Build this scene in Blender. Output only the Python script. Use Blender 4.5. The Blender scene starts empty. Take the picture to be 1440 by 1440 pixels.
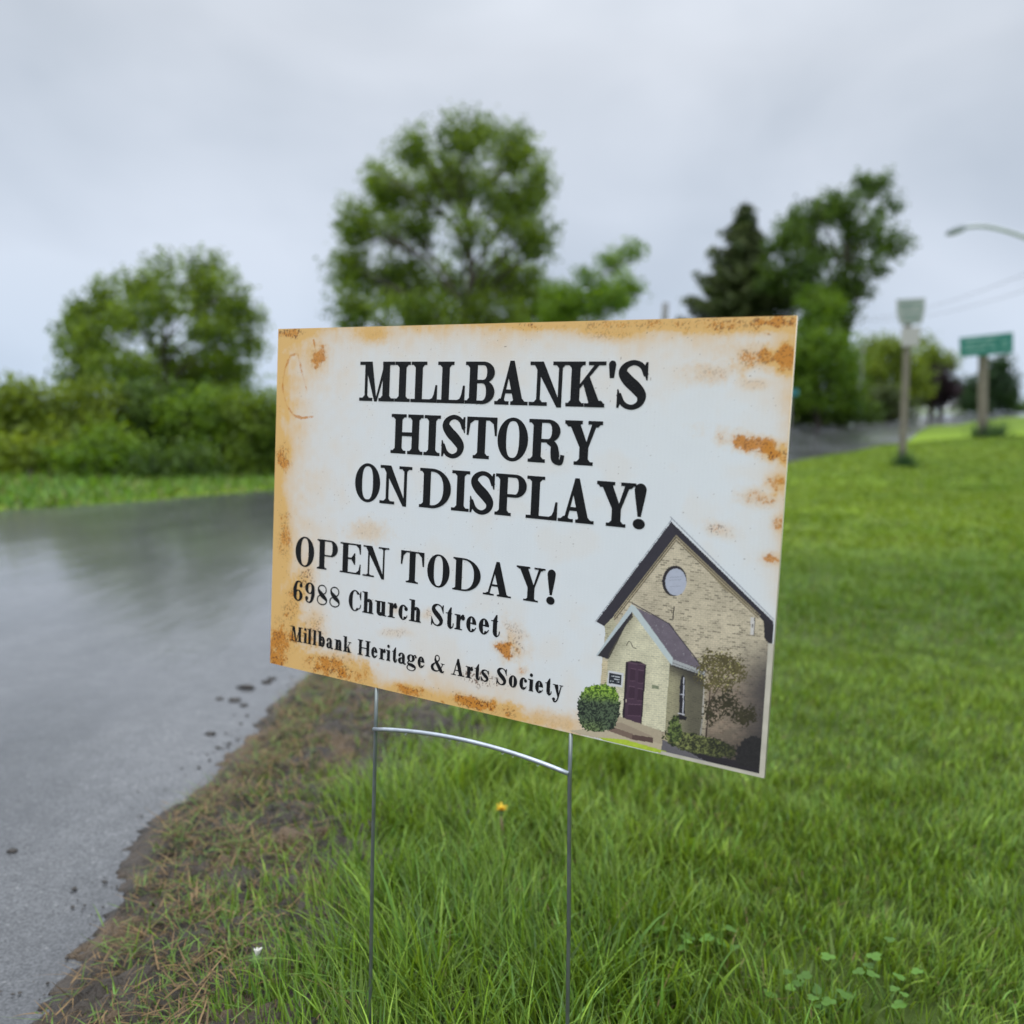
import bpy, math, random
import numpy as np
from mathutils import Vector, Matrix, noise as mnoise

rng = np.random.default_rng(7)
random.seed(7)
scene = bpy.context.scene
COL = scene.collection

# ------------------------------------------------------------------ camera
CAM_H = 0.80
FPX = 1330.0                       # focal length in pixels of the 1440 px photograph
PITCH, ROLL = -0.0835, 0.0459
fw = np.array([0, math.cos(PITCH), math.sin(PITCH)])
r0 = np.array([1.0, 0, 0])
u0 = np.cross(r0, fw)
RT = math.cos(ROLL) * r0 + math.sin(ROLL) * u0
UP = -math.sin(ROLL) * r0 + math.cos(ROLL) * u0
CAMP = np.array([0, 0, CAM_H])
cam = bpy.data.cameras.new("camera")
cam.sensor_width = 36.0
cam.lens = FPX / 1440.0 * 36.0
cam.clip_start = 0.05
cam.clip_end = 5000
cam.dof.use_dof = True
cam.dof.focus_distance = 0.985
cam.dof.aperture_fstop = 3.8
co = bpy.data.objects.new("camera", cam)
COL.objects.link(co)
M = Matrix.Identity(4)
for i in range(3):
    M[i][0], M[i][1], M[i][2], M[i][3] = RT[i], UP[i], -fw[i], CAMP[i]
co.matrix_world = M
scene.camera = co

# ------------------------------------------------------------------ world: overcast sky
SUN_EL, SUN_AZ = math.radians(64), math.radians(200)      # soft sun added behind the camera to lift the sign and grass
world = bpy.data.worlds.new("World")
scene.world = world
world.use_nodes = True
wn, wl = world.node_tree.nodes, world.node_tree.links
wn.clear()
w_out = wn.new("ShaderNodeOutputWorld")
w_bg = wn.new("ShaderNodeBackground")
w_sky = wn.new("ShaderNodeTexSky")
w_sky.sky_type = 'NISHITA'
w_sky.sun_disc = False
w_sky.sun_elevation = SUN_EL
w_sky.sun_rotation = SUN_AZ
w_sky.air_density = 1.0
w_sky.dust_density = 4.0
w_bg.inputs['Strength'].default_value = 0.10
tc = wn.new("ShaderNodeTexCoord")
sep = wn.new("ShaderNodeSeparateXYZ")
wl.new(tc.outputs['Generated'], sep.inputs[0])
mp = wn.new("ShaderNodeMapping")
mp.inputs['Scale'].default_value = (1.0, 1.0, 1.7)
wl.new(tc.outputs['Generated'], mp.inputs[0])
nz = wn.new("ShaderNodeTexNoise")
nz.inputs['Scale'].default_value = 2.7
nz.inputs['Detail'].default_value = 4.0
nz.inputs['Roughness'].default_value = 0.46
nz.inputs['Distortion'].default_value = 0.25
wl.new(mp.outputs[0], nz.inputs['Vector'])
cr = wn.new("ShaderNodeValToRGB")                     # cloud tone (values x10, strength is 0.10)
cr.color_ramp.elements[0].position = 0.30
cr.color_ramp.elements[0].color = (5.15, 5.8, 6.7, 1)
cr.color_ramp.elements[1].position = 0.64
cr.color_ramp.elements[1].color = (7.1, 7.70, 8.65, 1)
wl.new(nz.outputs['Fac'], cr.inputs[0])
er = wn.new("ShaderNodeValToRGB")                     # overcast: horizon bluish, zenith brightest
e = er.color_ramp.elements
e[0].position = 0.0; e[0].color = (0.84, 0.93, 1.02, 1)
e[1].position = 0.16; e[1].color = (0.98, 1.0, 1.03, 1)
for p, c in ((0.36, (1.0, 0.985, 0.97)), (0.46, (1.15, 1.13, 1.10)), (0.72, (3.2, 3.1, 2.95)), (1.0, (4.0, 3.85, 3.65))):
    q = e.new(p); q.color = (*c, 1)
wl.new(sep.outputs['Z'], er.inputs[0])
mul = wn.new("ShaderNodeMix"); mul.data_type = 'RGBA'; mul.blend_type = 'MULTIPLY'
mul.inputs['Factor'].default_value = 1.0
wl.new(cr.outputs[0], mul.inputs[6]); wl.new(er.outputs[0], mul.inputs[7])
mixs = wn.new("ShaderNodeMix"); mixs.data_type = 'RGBA'
mixs.inputs['Factor'].default_value = 0.94
wl.new(w_sky.outputs[0], mixs.inputs[6]); wl.new(mul.outputs[2], mixs.inputs[7])
wl.new(mixs.outputs[2], w_bg.inputs['Color'])
wl.new(w_bg.outputs[0], w_out.inputs['Surface'])

sun = bpy.data.lights.new("sun", 'SUN')
sun.energy = 1.1
sun.angle = math.radians(75)
sun.color = (1.0, 0.97, 0.93)
so = bpy.data.objects.new("sun", sun)
COL.objects.link(so)
sd = Vector((math.sin(SUN_AZ) * math.cos(SUN_EL), math.cos(SUN_AZ) * math.cos(SUN_EL), math.sin(SUN_EL)))
so.rotation_euler = sd.to_track_quat('Z', 'Y').to_euler()
so.location = (0, 0, 30)

vs = scene.view_settings
vs.view_transform = 'Standard'
vs.look = 'None'
vs.exposure = 0.06
vs.gamma = 1.0

# ------------------------------------------------------------------ measuring helpers
def ray(x, y):
    return fw + RT * (x - 720) / FPX - UP * (y - 720) / FPX

def at(x, y, Y):
    v = ray(x, y)
    return CAMP + v * (Y / v[1])

def px2m(npx, Y):
    return npx * Y / FPX

SYAW = -0.5546
SW, SH = 0.61, 0.4022
SC = np.array([-0.0268, 0.9712, -0.0915 + CAM_H])
EX = np.array([math.cos(SYAW), math.sin(SYAW), 0.0])
EZ = np.array([0, 0, 1.0])
SN = np.cross(EX, EZ)

def sign_uv(x, y):
    v = ray(x, y)
    t = ((SC - CAMP) @ SN) / (v @ SN)
    p = CAMP + v * t - SC
    return p @ EX + SW / 2, p @ EZ + SH / 2

def sign_px(u, v):
    """photo pixel of sign coordinates (arrays)"""
    p = SC[None] + (u[:, None] - SW / 2) * EX[None] + (v[:, None] - SH / 2) * EZ[None] - CAMP[None]
    z = p @ fw
    return 720 + FPX * (p @ RT) / z, 720 - FPX * (p @ UP) / z

# ------------------------------------------------------------------ numpy noise
def vnoise(x, y, seed=0):
    xi = np.floor(x).astype(np.int64); yi = np.floor(y).astype(np.int64)
    xf = x - xi; yf = y - yi
    def h(a, b):
        n = (a * 374761393 + b * 668265263 + seed * 1442695041) & 0xFFFFFFFF
        n = ((n ^ (n >> 13)) * 1274126177) & 0xFFFFFFFF
        return ((n ^ (n >> 16)) & 0xFFFF) / 65535.0
    sx = xf * xf * (3 - 2 * xf); sy = yf * yf * (3 - 2 * yf)
    a = h(xi, yi) * (1 - sx) + h(xi + 1, yi) * sx
    b = h(xi, yi + 1) * (1 - sx) + h(xi + 1, yi + 1) * sx
    return a * (1 - sy) + b * sy

def fbm(x, y, oct=4, seed=0, gain=0.5):
    s = np.zeros_like(x, dtype=float); a = 1.0; tot = 0
    for o in range(oct):
        s += a * vnoise(x * 2 ** o + 17.3 * o, y * 2 ** o - 9.1 * o, seed + o); tot += a; a *= gain
    return s / tot

def sstep(a, b, x):
    t = np.clip((x - a) / (b - a), 0, 1)
    return t * t * (3 - 2 * t)

def lin(r, g, b):
    f = lambda c: (c / 255 / 12.92) if c / 255 <= 0.04045 else ((c / 255 + 0.055) / 1.055) ** 2.4
    return np.array([f(r), f(g), f(b)])

# ------------------------------------------------------------------ object helpers
def tag(o, label=None, cat=None, group=None, kind=None):
    if label: o['label'] = label
    if cat: o['category'] = cat
    if group: o['group'] = group
    if kind: o['kind'] = kind
    return o

def empty(name, loc, label, cat, group=None, rotz=0.0):
    o = bpy.data.objects.new(name, None)
    o.empty_display_size = 0.1
    COL.objects.link(o)
    o.location = loc
    o.rotation_euler = (0, 0, rotz)
    return tag(o, label, cat, group)

def npmesh(name, V, F, mats, parent=None, colors=None, smooth=False, midx=None, local=True):
    """V (n,3); F (m,k) int array of equal sized faces or a list of lists. V in the parent's space."""
    me = bpy.data.meshes.new(name)
    V = np.asarray(V, dtype=np.float32)
    if isinstance(F, np.ndarray):
        m, k = F.shape
        me.vertices.add(len(V)); me.vertices.foreach_set('co', V.ravel())
        me.loops.add(m * k); me.loops.foreach_set('vertex_index', F.astype(np.int32).ravel())
        me.polygons.add(m)
        me.polygons.foreach_set('loop_start', np.arange(0, m * k, k, dtype=np.int32))
        me.polygons.foreach_set('loop_total', np.full(m, k, dtype=np.int32))
        me.update(calc_edges=True)
    else:
        me.from_pydata([tuple(map(float, v)) for v in V], [], [list(map(int, f)) for f in F])
    if not isinstance(mats, (list, tuple)): mats = [mats]
    for mt in mats: me.materials.append(mt)
    if midx is not None: me.polygons.foreach_set('material_index', np.asarray(midx, dtype=np.int32))
    if colors is not None:
        ca = me.color_attributes.new('Col', 'FLOAT_COLOR', 'POINT')
        c4 = np.ones((len(V), 4), dtype=np.float32); c4[:, :3] = colors
        ca.data.foreach_set('color', c4.ravel())
    if smooth: me.polygons.foreach_set('use_smooth', np.ones(len(me.polygons), dtype=bool))
    me.update()
    o = bpy.data.objects.new(name, me)
    COL.objects.link(o)
    if parent is not None: o.parent = parent
    return o

class MB:
    def __init__(s): s.v = []; s.f = []
    def add(s, V, F):
        b = len(s.v); s.v += [tuple(map(float, p)) for p in V]; s.f += [[i + b for i in f] for f in F]
    def box(s, c, sz, bev=0.0, rot=None):
        hx, hy, hz = [d / 2 for d in sz]
        if bev <= 0:
            V = [(x, y, z) for x in (-hx, hx) for y in (-hy, hy) for z in (-hz, hz)]
            F = [(0, 1, 3, 2), (4, 6, 7, 5), (0, 4, 5, 1), (2, 3, 7, 6), (0, 2, 6, 4), (1, 5, 7, 3)]
        else:                                           # vertical edges chamfered, top and bottom inset
            b = bev
            ring = [(-hx + b, -hy), (hx - b, -hy), (hx, -hy + b), (hx, hy - b), (hx - b, hy), (-hx + b, hy), (-hx, hy - b), (-hx, -hy + b)]
            V = []
            for z, k in ((-hz, 1 - b / max(hx, hy)), (-hz + b, 1), (hz - b, 1), (hz, 1 - b / max(hx, hy))):
                V += [(x * k, y * k, z) for x, y in ring]
            F = [tuple(range(7, -1, -1)), tuple(range(24, 32))]
            for L in range(3):
                for i in range(8):
                    j = (i + 1) % 8; F.append((L * 8 + i, L * 8 + j, L * 8 + 8 + j, L * 8 + 8 + i))
        V = [Vector(p) for p in V]
        if rot is not None: V = [rot @ p for p in V]
        s.add([(p.x + c[0], p.y + c[1], p.z + c[2]) for p in V], F)
    def tube(s, pts, rad, n=8, cap=True):
        pts = [np.asarray(p, float) for p in pts]
        if np.isscalar(rad): rad = [rad] * len(pts)
        V = []; prev = None
        for i, p in enumerate(pts):
            d = pts[min(i + 1, len(pts) - 1)] - pts[max(i - 1, 0)]
            d = d / (np.linalg.norm(d) + 1e-12)
            a = np.array([1.0, 0, 0]) if prev is None and abs(d[0]) < 0.9 else (np.array([0, 1.0, 0]) if prev is None else prev)
            a = a - d * (a @ d); a /= np.linalg.norm(a) + 1e-12; prev = a
            b = np.cross(d, a)
            for k in range(n):
                t = 2 * math.pi * k / n
                V.append(p + rad[i] * (math.cos(t) * a + math.sin(t) * b))
        F = []
        for i in range(len(pts) - 1):
            for k in range(n):
                j = (k + 1) % n
                F.append((i * n + k, i * n + j, i * n + n + j, i * n + n + k))
        if cap:
            F.append(tuple(range(n - 1, -1, -1))); F.append(tuple((len(pts) - 1) * n + k for k in range(n)))
        s.add(V, F)
    def ball(s, c, r, nu=8, nv=6, sq=(1, 1, 1), jit=0.0):
        V = [(c[0], c[1], c[2] - r * sq[2])]
        for i in range(1, nv):
            ph = -math.pi / 2 + math.pi * i / nv
            for k in range(nu):
                t = 2 * math.pi * k / nu; q = 1 + random.uniform(-jit, jit)
                V.append((c[0] + q * r * sq[0] * math.cos(ph) * math.cos(t), c[1] + q * r * sq[1] * math.cos(ph) * math.sin(t), c[2] + q * r * sq[2] * math.sin(ph)))
        V.append((c[0], c[1], c[2] + r * sq[2]))
        F = [(0, 1 + (k + 1) % nu, 1 + k) for k in range(nu)]
        for i in range(nv - 2):
            for k in range(nu):
                j = (k + 1) % nu; a = 1 + i * nu
                F.append((a + k, a + j, a + nu + j, a + nu + k))
        a = 1 + (nv - 2) * nu
        F += [(a + k, a + (k + 1) % nu, len(V) - 1) for k in range(nu)]
        s.add(V, F)
    def build(s, name, mat, parent=None, smooth=False):
        return npmesh(name, np.array(s.v), s.f, mat, parent, smooth=smooth)

# ------------------------------------------------------------------ materials
def newmat(name):
    m = bpy.data.materials.new(name); m.use_nodes = True
    n, l = m.node_tree.nodes, m.node_tree.links
    return m, n, l, n['Principled BSDF']

def simple(name, col, rough=0.6, metal=0.0, var=0.12, scale=20.0, bump=0.0, spec=0.5):
    m, n, l, b = newmat(name)
    b.inputs['Roughness'].default_value = rough
    b.inputs['Metallic'].default_value = metal
    b.inputs['Specular IOR Level'].default_value = spec
    t = n.new('ShaderNodeTexCoord'); z = n.new('ShaderNodeTexNoise')
    z.inputs['Scale'].default_value = scale; z.inputs['Detail'].default_value = 5
    l.new(t.outputs['Object'], z.inputs['Vector'])
    r = n.new('ShaderNodeValToRGB')
    c = np.array(col)
    r.color_ramp.elements[0].position = 0.3; r.color_ramp.elements[0].color = (*(c * (1 - var)), 1)
    r.color_ramp.elements[1].position = 0.7; r.color_ramp.elements[1].color = (*np.minimum(c * (1 + var), 1), 1)
    l.new(z.outputs['Fac'], r.inputs[0]); l.new(r.outputs[0], b.inputs['Base Color'])
    if bump:
        bp = n.new('ShaderNodeBump'); bp.inputs['Strength'].default_value = bump; bp.inputs['Distance'].default_value = 0.01
        l.new(z.outputs['Fac'], bp.inputs['Height']); l.new(bp.outputs[0], b.inputs['Normal'])
    return m

def attrmat(name, rough=0.5, transl=0.0, spec=0.5, bump=None, coat=0.0):
    m, n, l, b = newmat(name)
    a = n.new('ShaderNodeAttribute'); a.attribute_name = 'Col'
    l.new(a.outputs['Color'], b.inputs['Base Color'])
    b.inputs['Roughness'].default_value = rough
    b.inputs['Specular IOR Level'].default_value = spec
    b.inputs['Coat Weight'].default_value = coat
    if transl > 0:
        tr = n.new('ShaderNodeBsdfTranslucent'); mx = n.new('ShaderNodeMixShader'); mx.inputs[0].default_value = transl
        hs = n.new('ShaderNodeHueSaturation'); hs.inputs['Value'].default_value = 1.5; hs.inputs['Saturation'].default_value = 1.1; hs.inputs['Hue'].default_value = 0.485
        l.new(a.outputs['Color'], hs.inputs['Color']); l.new(hs.outputs[0], tr.inputs['Color'])
        out = n['Material Output']
        l.new(b.outputs[0], mx.inputs[1]); l.new(tr.outputs[0], mx.inputs[2]); l.new(mx.outputs[0], out.inputs['Surface'])
    if bump:
        t = n.new('ShaderNodeTexCoord'); z = n.new('ShaderNodeTexNoise'); z.inputs['Scale'].default_value = bump[0]; z.inputs['Detail'].default_value = 6
        l.new(t.outputs['Object'], z.inputs['Vector'])
        bp = n.new('ShaderNodeBump'); bp.inputs['Strength'].default_value = bump[1]; bp.inputs['Distance'].default_value = bump[2]
        l.new(z.outputs['Fac'], bp.inputs['Height']); l.new(bp.outputs[0], b.inputs['Normal'])
    return m

M_GRASS = attrmat('grass_blade', rough=0.36, transl=0.27, spec=0.28)
M_LEAF = attrmat('leaf', rough=0.55, transl=0.40, spec=0.3)
M_NEEDLE = attrmat('needle', rough=0.6, transl=0.15, spec=0.3)
M_BARK = simple('bark', (0.075, 0.062, 0.05), 0.9, var=0.4, scale=6, bump=0.4)
M_WIRE = simple('galvanised_wire', (0.20, 0.225, 0.22), 0.36, metal=0.75, var=0.2, scale=60)
M_POST = simple('weathered_wood', (0.165, 0.145, 0.115), 0.85, var=0.25, scale=5)
M_GALV = simple('galvanised_steel', (0.42, 0.45, 0.47), 0.55, metal=0.5, var=0.1, scale=3)
M_SIGNBACK = simple('pale_sign_sheet', (0.30, 0.32, 0.32), 0.6, var=0.12, scale=4)
M_TAB = simple('white_tab', (0.40, 0.385, 0.395), 0.6, var=0.06, scale=4)
M_GREEN = simple('sign_green', (0.018, 0.16, 0.13), 0.45, var=0.08, scale=4)
M_PALE = simple('reflective_white', (0.20, 0.36, 0.33), 0.5, var=0.05)
M_DARKSIGN = simple('faded_marking', (0.16, 0.24, 0.22), 0.6, var=0.1)
M_TEAL = simple('teal_sign', (0.03, 0.17, 0.19), 0.5)
M_WHITEWALL = simple('white_siding', (0.72, 0.73, 0.75), 0.7, var=0.05, scale=2)
M_ROOF = simple('grey_shingle', (0.14, 0.14, 0.15), 0.8, var=0.2, scale=4)
M_PANE = simple('window_pane', (0.03, 0.035, 0.04), 0.15)
M_CABLE = simple('cable', (0.05, 0.05, 0.055), 0.7)
M_POLE = simple('grey_pole_wood', (0.17, 0.17, 0.165), 0.9, var=0.25, scale=3)
M_CLOD = simple('wet_mud', (0.030, 0.024, 0.019), 0.45, var=0.4, scale=60, bump=0.6)
M_YELLOW = simple('dandelion_petal', (0.80, 0.52, 0.015), 0.6, var=0.15, scale=200)
M_STEM = simple('flower_stem', (0.22, 0.16, 0.09), 0.5, var=0.3, scale=40)
M_SEPAL = simple('flower_sepal', (0.10, 0.17, 0.04), 0.6, var=0.3, scale=80)
M_FLUFF = simple('seed_fluff', (0.78, 0.77, 0.72), 0.8, var=0.1, scale=80)

# ------------------------------------------------------------------ terrain
CTRL = np.array([
    (-3, 0, 0), (0, 0, 0), (3, 0, .03), (-1, 2, 0), (1.5, 2, .0), (-4, 7.6, -.02), (-.6, 3, 0), (2, 4, .03), (.1, 6, .03), (-3, 5, 0),
    (5.7, 20, .42), (7.36, 18, .45), (13.7, 28, 1.30), (14.3, 35, 1.02), (25.2, 55, 2.32), (14, 48.8, 1.76), (33, 75, 3.7),
    (22, 44.5, 2.15), (25, 45, 2.22), (19.4, 36, 1.78), (46, 82, 4.6), (64, 102, 5.6), (9.6, 26.9, .68), (11.6, 30.5, .86), (10, 41, 1.25),
    (-2.8, 11, 0), (-10, 15, -.25), (-8, 22, -.45), (-20, 30, -.7), (0, 20, .15), (2, 30, .6), (0, 45, 1.2), (-10, 50, .1), (-30, 60, -.5),
    (5, 6, .12), (8, 10, .30), (12, 16, .68), (20, 25, 1.45), (30, 32, 2.2), (55, 55, 3.6), (0, 100, 3), (-60, 100, .5), (60, 140, 6), (-60, 0, -.8),
    (-5, -10, 0), (5, -10, .15), (0, -30, 0), (20, 0, .7), (-20, 0, -.25), (60, 0, 2.0), (0, 160, 4), (-100, 160, 0)], float)
def _phi(r):
    return r                                                # biharmonic-like kernel, linear growth: no overshoot
_d = np.sqrt(((CTRL[:, None, :2] - CTRL[None, :, :2]) ** 2).sum(-1) + 4.0)
_A = np.zeros((len(CTRL) + 3,) * 2)
_A[:-3, :-3] = _phi(_d) - np.eye(len(CTRL)) * 0.35
_A[:-3, -3:] = np.c_[np.ones(len(CTRL)), CTRL[:, :2]]
_A[-3:, :-3] = _A[:-3, -3:].T
_W = np.linalg.solve(_A, np.r_[CTRL[:, 2], 0, 0, 0])

def catmull(pts, n):
    P = np.asarray(pts, float)
    L = np.r_[0, np.cumsum(np.linalg.norm(np.diff(P, axis=0), axis=1) ** 0.5)]
    t = np.linspace(0, L[-1], n)
    out = []
    for tt in t:
        i = min(max(np.searchsorted(L, tt) - 1, 0), len(P) - 2)
        s = (tt - L[i]) / (L[i + 1] - L[i])
        p1, p2 = P[i], P[i + 1]
        h = L[i + 1] - L[i]
        m1 = (P[i + 1] - P[i - 1]) / (L[i + 1] - L[i - 1]) * h if i > 0 else p2 - p1
        m2 = (P[i + 2] - P[i]) / (L[i + 2] - L[i]) * h if i + 2 < len(P) else p2 - p1
        out.append((2 * s**3 - 3 * s**2 + 1) * p1 + (s**3 - 2 * s**2 + s) * m1 + (-2 * s**3 + 3 * s**2) * p2 + (s**3 - s**2) * m2)
    return np.array(out)

NEAR = catmull([(-.75, -30), (-.6, -8), (-.58, 0), (-.58, 1.2), (-.65, 1.7), (-.65, 2.0), (-.63, 2.6), (-.6, 3), (-.42, 4.2), (.1, 6), (1.6, 10), (5.73, 20), (14.3, 35), (25.2, 55), (34.5, 68), (49, 80), (80, 95), (140, 110)], 400)
FARE = catmull([(-60, -30), (-30, -8), (-12, 0.2), (-7.6, 3.2), (-5.4, 5.4), (-4.11, 7.57), (-3.5, 8.92), (-2.82, 10.99), (-1.9, 13.5), (.2, 18.6), (8.3, 39), (14, 49), (19.5, 60), (29, 74), (45, 88), (78, 104), (138, 119)], 400)

def seg_dist(P, poly):
    """signed distance to a polyline, positive on its right"""
    best = np.full(len(P), 1e9); sg = np.ones(len(P))
    A = poly[:-1]; B = poly[1:]
    for c in range(0, len(P), 20000):
        p = P[c:c + 20000, None, :]
        d = B - A
        t = np.clip(((p - A) * d).sum(-1) / (d * d).sum(-1), 0, 1)
        q = A + t[..., None] * d
        w = p - q
        dist = np.sqrt((w ** 2).sum(-1))
        k = dist.argmin(1); ar = np.arange(len(k))
        cr_ = d[k, 0] * w[ar, k, 1] - d[k, 1] * w[ar, k, 0]
        best[c:c + 20000] = dist[ar, k]; sg[c:c + 20000] = np.where(cr_ < 0, 1, -1)
    return best * sg

NEAR_S = NEAR[::3]; FAR_S = FARE[::3]
def base_h(X, Y):
    X = np.asarray(X, float); Y = np.asarray(Y, float); out = np.zeros(len(X))
    for c in range(0, len(X), 50000):
        x, y = X[c:c + 50000], Y[c:c + 50000]
        d = np.sqrt((x[:, None] - CTRL[:, 0]) ** 2 + (y[:, None] - CTRL[:, 1]) ** 2 + 4.0)
        out[c:c + 50000] = d @ _W[:-3] + _W[-3] + _W[-2] * x + _W[-1] * y
    return out

def edge_wobble(X, Y):
    return 0.060 * (fbm(X * 3.1, Y * 3.1, 3, 5) - 0.5) * 2 + .060 * (fbm(X * 14, Y * 14, 4, 6) - .5) + .030 * (fbm(X * 60, Y * 60, 2, 8) - .5)

def ground_h(X, Y, dn=None, df=None):
    X = np.asarray(X, float); Y = np.asarray(Y, float)
    if dn is None: dn = seg_dist(np.c_[X, Y], NEAR_S)
    if df is None: df = seg_dist(np.c_[X, Y], FAR_S)
    h = base_h(X, Y)
    d = dn + edge_wobble(X, Y)
    h = h + 0.035 * sstep(-0.02, 0.2, d) - 0.03 * sstep(0.05, -0.15, d)
    h = h + 0.04 * sstep(0.0, 0.5, -df)
    h = h + (fbm(X * .9, Y * .9, 3, 11) - .5) * 0.05 * sstep(.2, 1.0, dn)
    return h

def grid_axis(parts):
    out = []
    for a, b, s in parts: out.append(np.arange(a, b, s))
    return np.r_[tuple(out + [np.array([parts[-1][1]])])]

gx = grid_axis([(-900, -120, 60), (-120, -30, 6), (-30, -8, 1.2), (-8, -2, .4), (-2, 4, .12), (4, 12, .4), (12, 40, 1.0), (40, 140, 5), (140, 900, 60)])
gy = grid_axis([(-300, -30, 30), (-30, -4, 3), (-4, .4, .4), (.4, 8, .12), (8, 20, .4), (20, 64, .9), (64, 140, 4), (140, 1500, 80)])
GX, GY = np.meshgrid(gx, gy)
px_, py_ = GX.ravel(), GY.ravel()
GH = ground_h(np.clip(px_, -150, 150), np.clip(py_, -60, 200))
n1, n2 = len(gx), len(gy)
ii, jj = np.meshgrid(np.arange(n1 - 1), np.arange(n2 - 1))
i0 = (jj * n1 + ii).ravel()
GF = np.stack([i0, i0 + 1, i0 + n1 + 1, i0 + n1], 1)
pn = fbm(px_ * .6, py_ * .6, 4, 21)
pn2 = fbm(px_ * .12, py_ * .12, 3, 31)
gcol = np.outer(1 - pn, (0.120, 0.215, 0.012)) + np.outer(pn, (0.200, 0.290, 0.020))
gcol = gcol * (0.40 + .85 * pn2)[:, None]
near_w = sstep(9, 5, np.hypot(px_, py_))[:, None]
gcol = gcol * (1 - near_w) + near_w * np.array([0.055, 0.085, 0.016])
M_GROUND = attrmat('turf_soil', rough=0.9, spec=0.2, bump=(14, 0.7, 0.05))
tag(npmesh('ground', np.c_[px_, py_, GH], GF, M_GROUND, colors=gcol, smooth=True), kind='structure')

# ------------------------------------------------------------------ wet road
def road_material():
    m, n, l, b = newmat('wet_asphalt')
    t = n.new('ShaderNodeTexCoord')
    def nze(scale, detail=4, rough=.5, sc=None):
        z = n.new('ShaderNodeTexNoise'); z.inputs['Scale'].default_value = scale; z.inputs['Detail'].default_value = detail; z.inputs['Roughness'].default_value = rough
        if sc:
            mm = n.new('ShaderNodeMapping'); mm.inputs['Scale'].default_value = sc; mm.inputs['Rotation'].default_value = (0, 0, math.radians(-20))
            l.new(t.outputs['Object'], mm.inputs[0]); l.new(mm.outputs[0], z.inputs['Vector'])
        else: l.new(t.outputs['Object'], z.inputs['Vector'])
        return z
    def ramp(src, a, b_, ca, cb):
        r = n.new('ShaderNodeValToRGB'); r.color_ramp.elements[0].position = a; r.color_ramp.elements[1].position = b_
        r.color_ramp.elements[0].color = (*ca, 1); r.color_ramp.elements[1].color = (*cb, 1)
        l.new(src, r.inputs[0]); return r
    fine = nze(260, 3, .6); mid = nze(16, 5, .6); big = nze(.55, 4, .5, (1.6, .45, 1)); film = nze(4.0, 6, .62, (2.2, .40, 1))
    v = n.new('ShaderNodeTexVoronoi'); v.inputs['Scale'].default_value = 260; l.new(t.outputs['Object'], v.inputs['Vector'])
    c1 = ramp(fine.outputs['Fac'], .36, .64, (.034, .036, .039), (.150, .152, .157))
    stones = ramp(v.outputs['Color'], .86, .96, (0, 0, 0), (.75, .75, .75))
    mx = n.new('ShaderNodeMix'); mx.data_type = 'RGBA'
    l.new(stones.outputs[0], mx.inputs['Factor']); l.new(c1.outputs[0], mx.inputs[6]); mx.inputs[7].default_value = (.30, .30, .29, 1)
    m2 = n.new('ShaderNodeMix'); m2.data_type = 'RGBA'; m2.blend_type = 'MULTIPLY'; m2.inputs['Factor'].default_value = 1
    patch = nze(1.7, 4, .55, (1.5, .5, 1))
    c2a = ramp(mid.outputs['Fac'], .3, .7, (.80, .80, .80), (1.12, 1.12, 1.12)); c2b = ramp(patch.outputs['Fac'], .38, .62, (.72, .73, .75), (1.25, 1.25, 1.25))
    c2 = n.new('ShaderNodeMix'); c2.data_type = 'RGBA'; c2.blend_type = 'MULTIPLY'; c2.inputs['Factor'].default_value = 1
    l.new(c2a.outputs[0], c2.inputs[6]); l.new(c2b.outputs[0], c2.inputs[7])
    l.new(mx.outputs[2], m2.inputs[6]); l.new(c2.outputs[2], m2.inputs[7])
    l.new(m2.outputs[2], b.inputs['Base Color'])
    wetn = ramp(big.outputs['Fac'], .42, .60, (0, 0, 0), (1, 1, 1))
    sx = n.new('ShaderNodeSeparateXYZ'); l.new(t.outputs['Object'], sx.inputs[0])
    ax = n.new('ShaderNodeMath'); ax.operation = 'MULTIPLY_ADD'; ax.inputs[1].default_value = .35; l.new(sx.outputs['Y'], ax.inputs[0])
    ng = n.new('ShaderNodeMath'); ng.operation = 'MULTIPLY'; ng.inputs[1].default_value = -1; l.new(sx.outputs['X'], ng.inputs[0]); l.new(ng.outputs[0], ax.inputs[2])
    mr = n.new('ShaderNodeMapRange'); mr.inputs['From Min'].default_value = 2.1; mr.inputs['From Max'].default_value = 3.9; l.new(ax.outputs[0], mr.inputs['Value'])
    wm = n.new('ShaderNodeMath'); wm.operation = 'MAXIMUM'; l.new(wetn.outputs[0], wm.inputs[0]); l.new(mr.outputs[0], wm.inputs[1])
    wet = ramp(wm.outputs[0], 0, 1, (0, 0, 0), (1, 1, 1))       # standing water on the low outer lane
    soak = ramp(wm.outputs[0], 0, 1, (1, 1, 1), (.66, .66, .66))
    m3 = n.new('ShaderNodeMix'); m3.data_type = 'RGBA'; m3.blend_type = 'MULTIPLY'; m3.inputs['Factor'].default_value = 1
    l.new(m2.outputs[2], m3.inputs[6]); l.new(soak.outputs[0], m3.inputs[7]); l.new(m3.outputs[2], b.inputs['Base Color'])
    b.inputs['Specular IOR Level'].default_value = .25
    b.inputs['Roughness'].default_value = .45
    # the film of water: a clear coat, thicker and smoother in the wheel hollows
    cw = ramp(wet.outputs[0], 0, 1, (.85,) * 3, (1, 1, 1)); l.new(cw.outputs[0], b.inputs['Coat Weight'])
    crr = ramp(wet.outputs[0], 0, 1, (.15,) * 3, (.075,) * 3); l.new(crr.outputs[0], b.inputs['Coat Roughness'])
    b.inputs['Coat IOR'].default_value = 1.5
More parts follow.
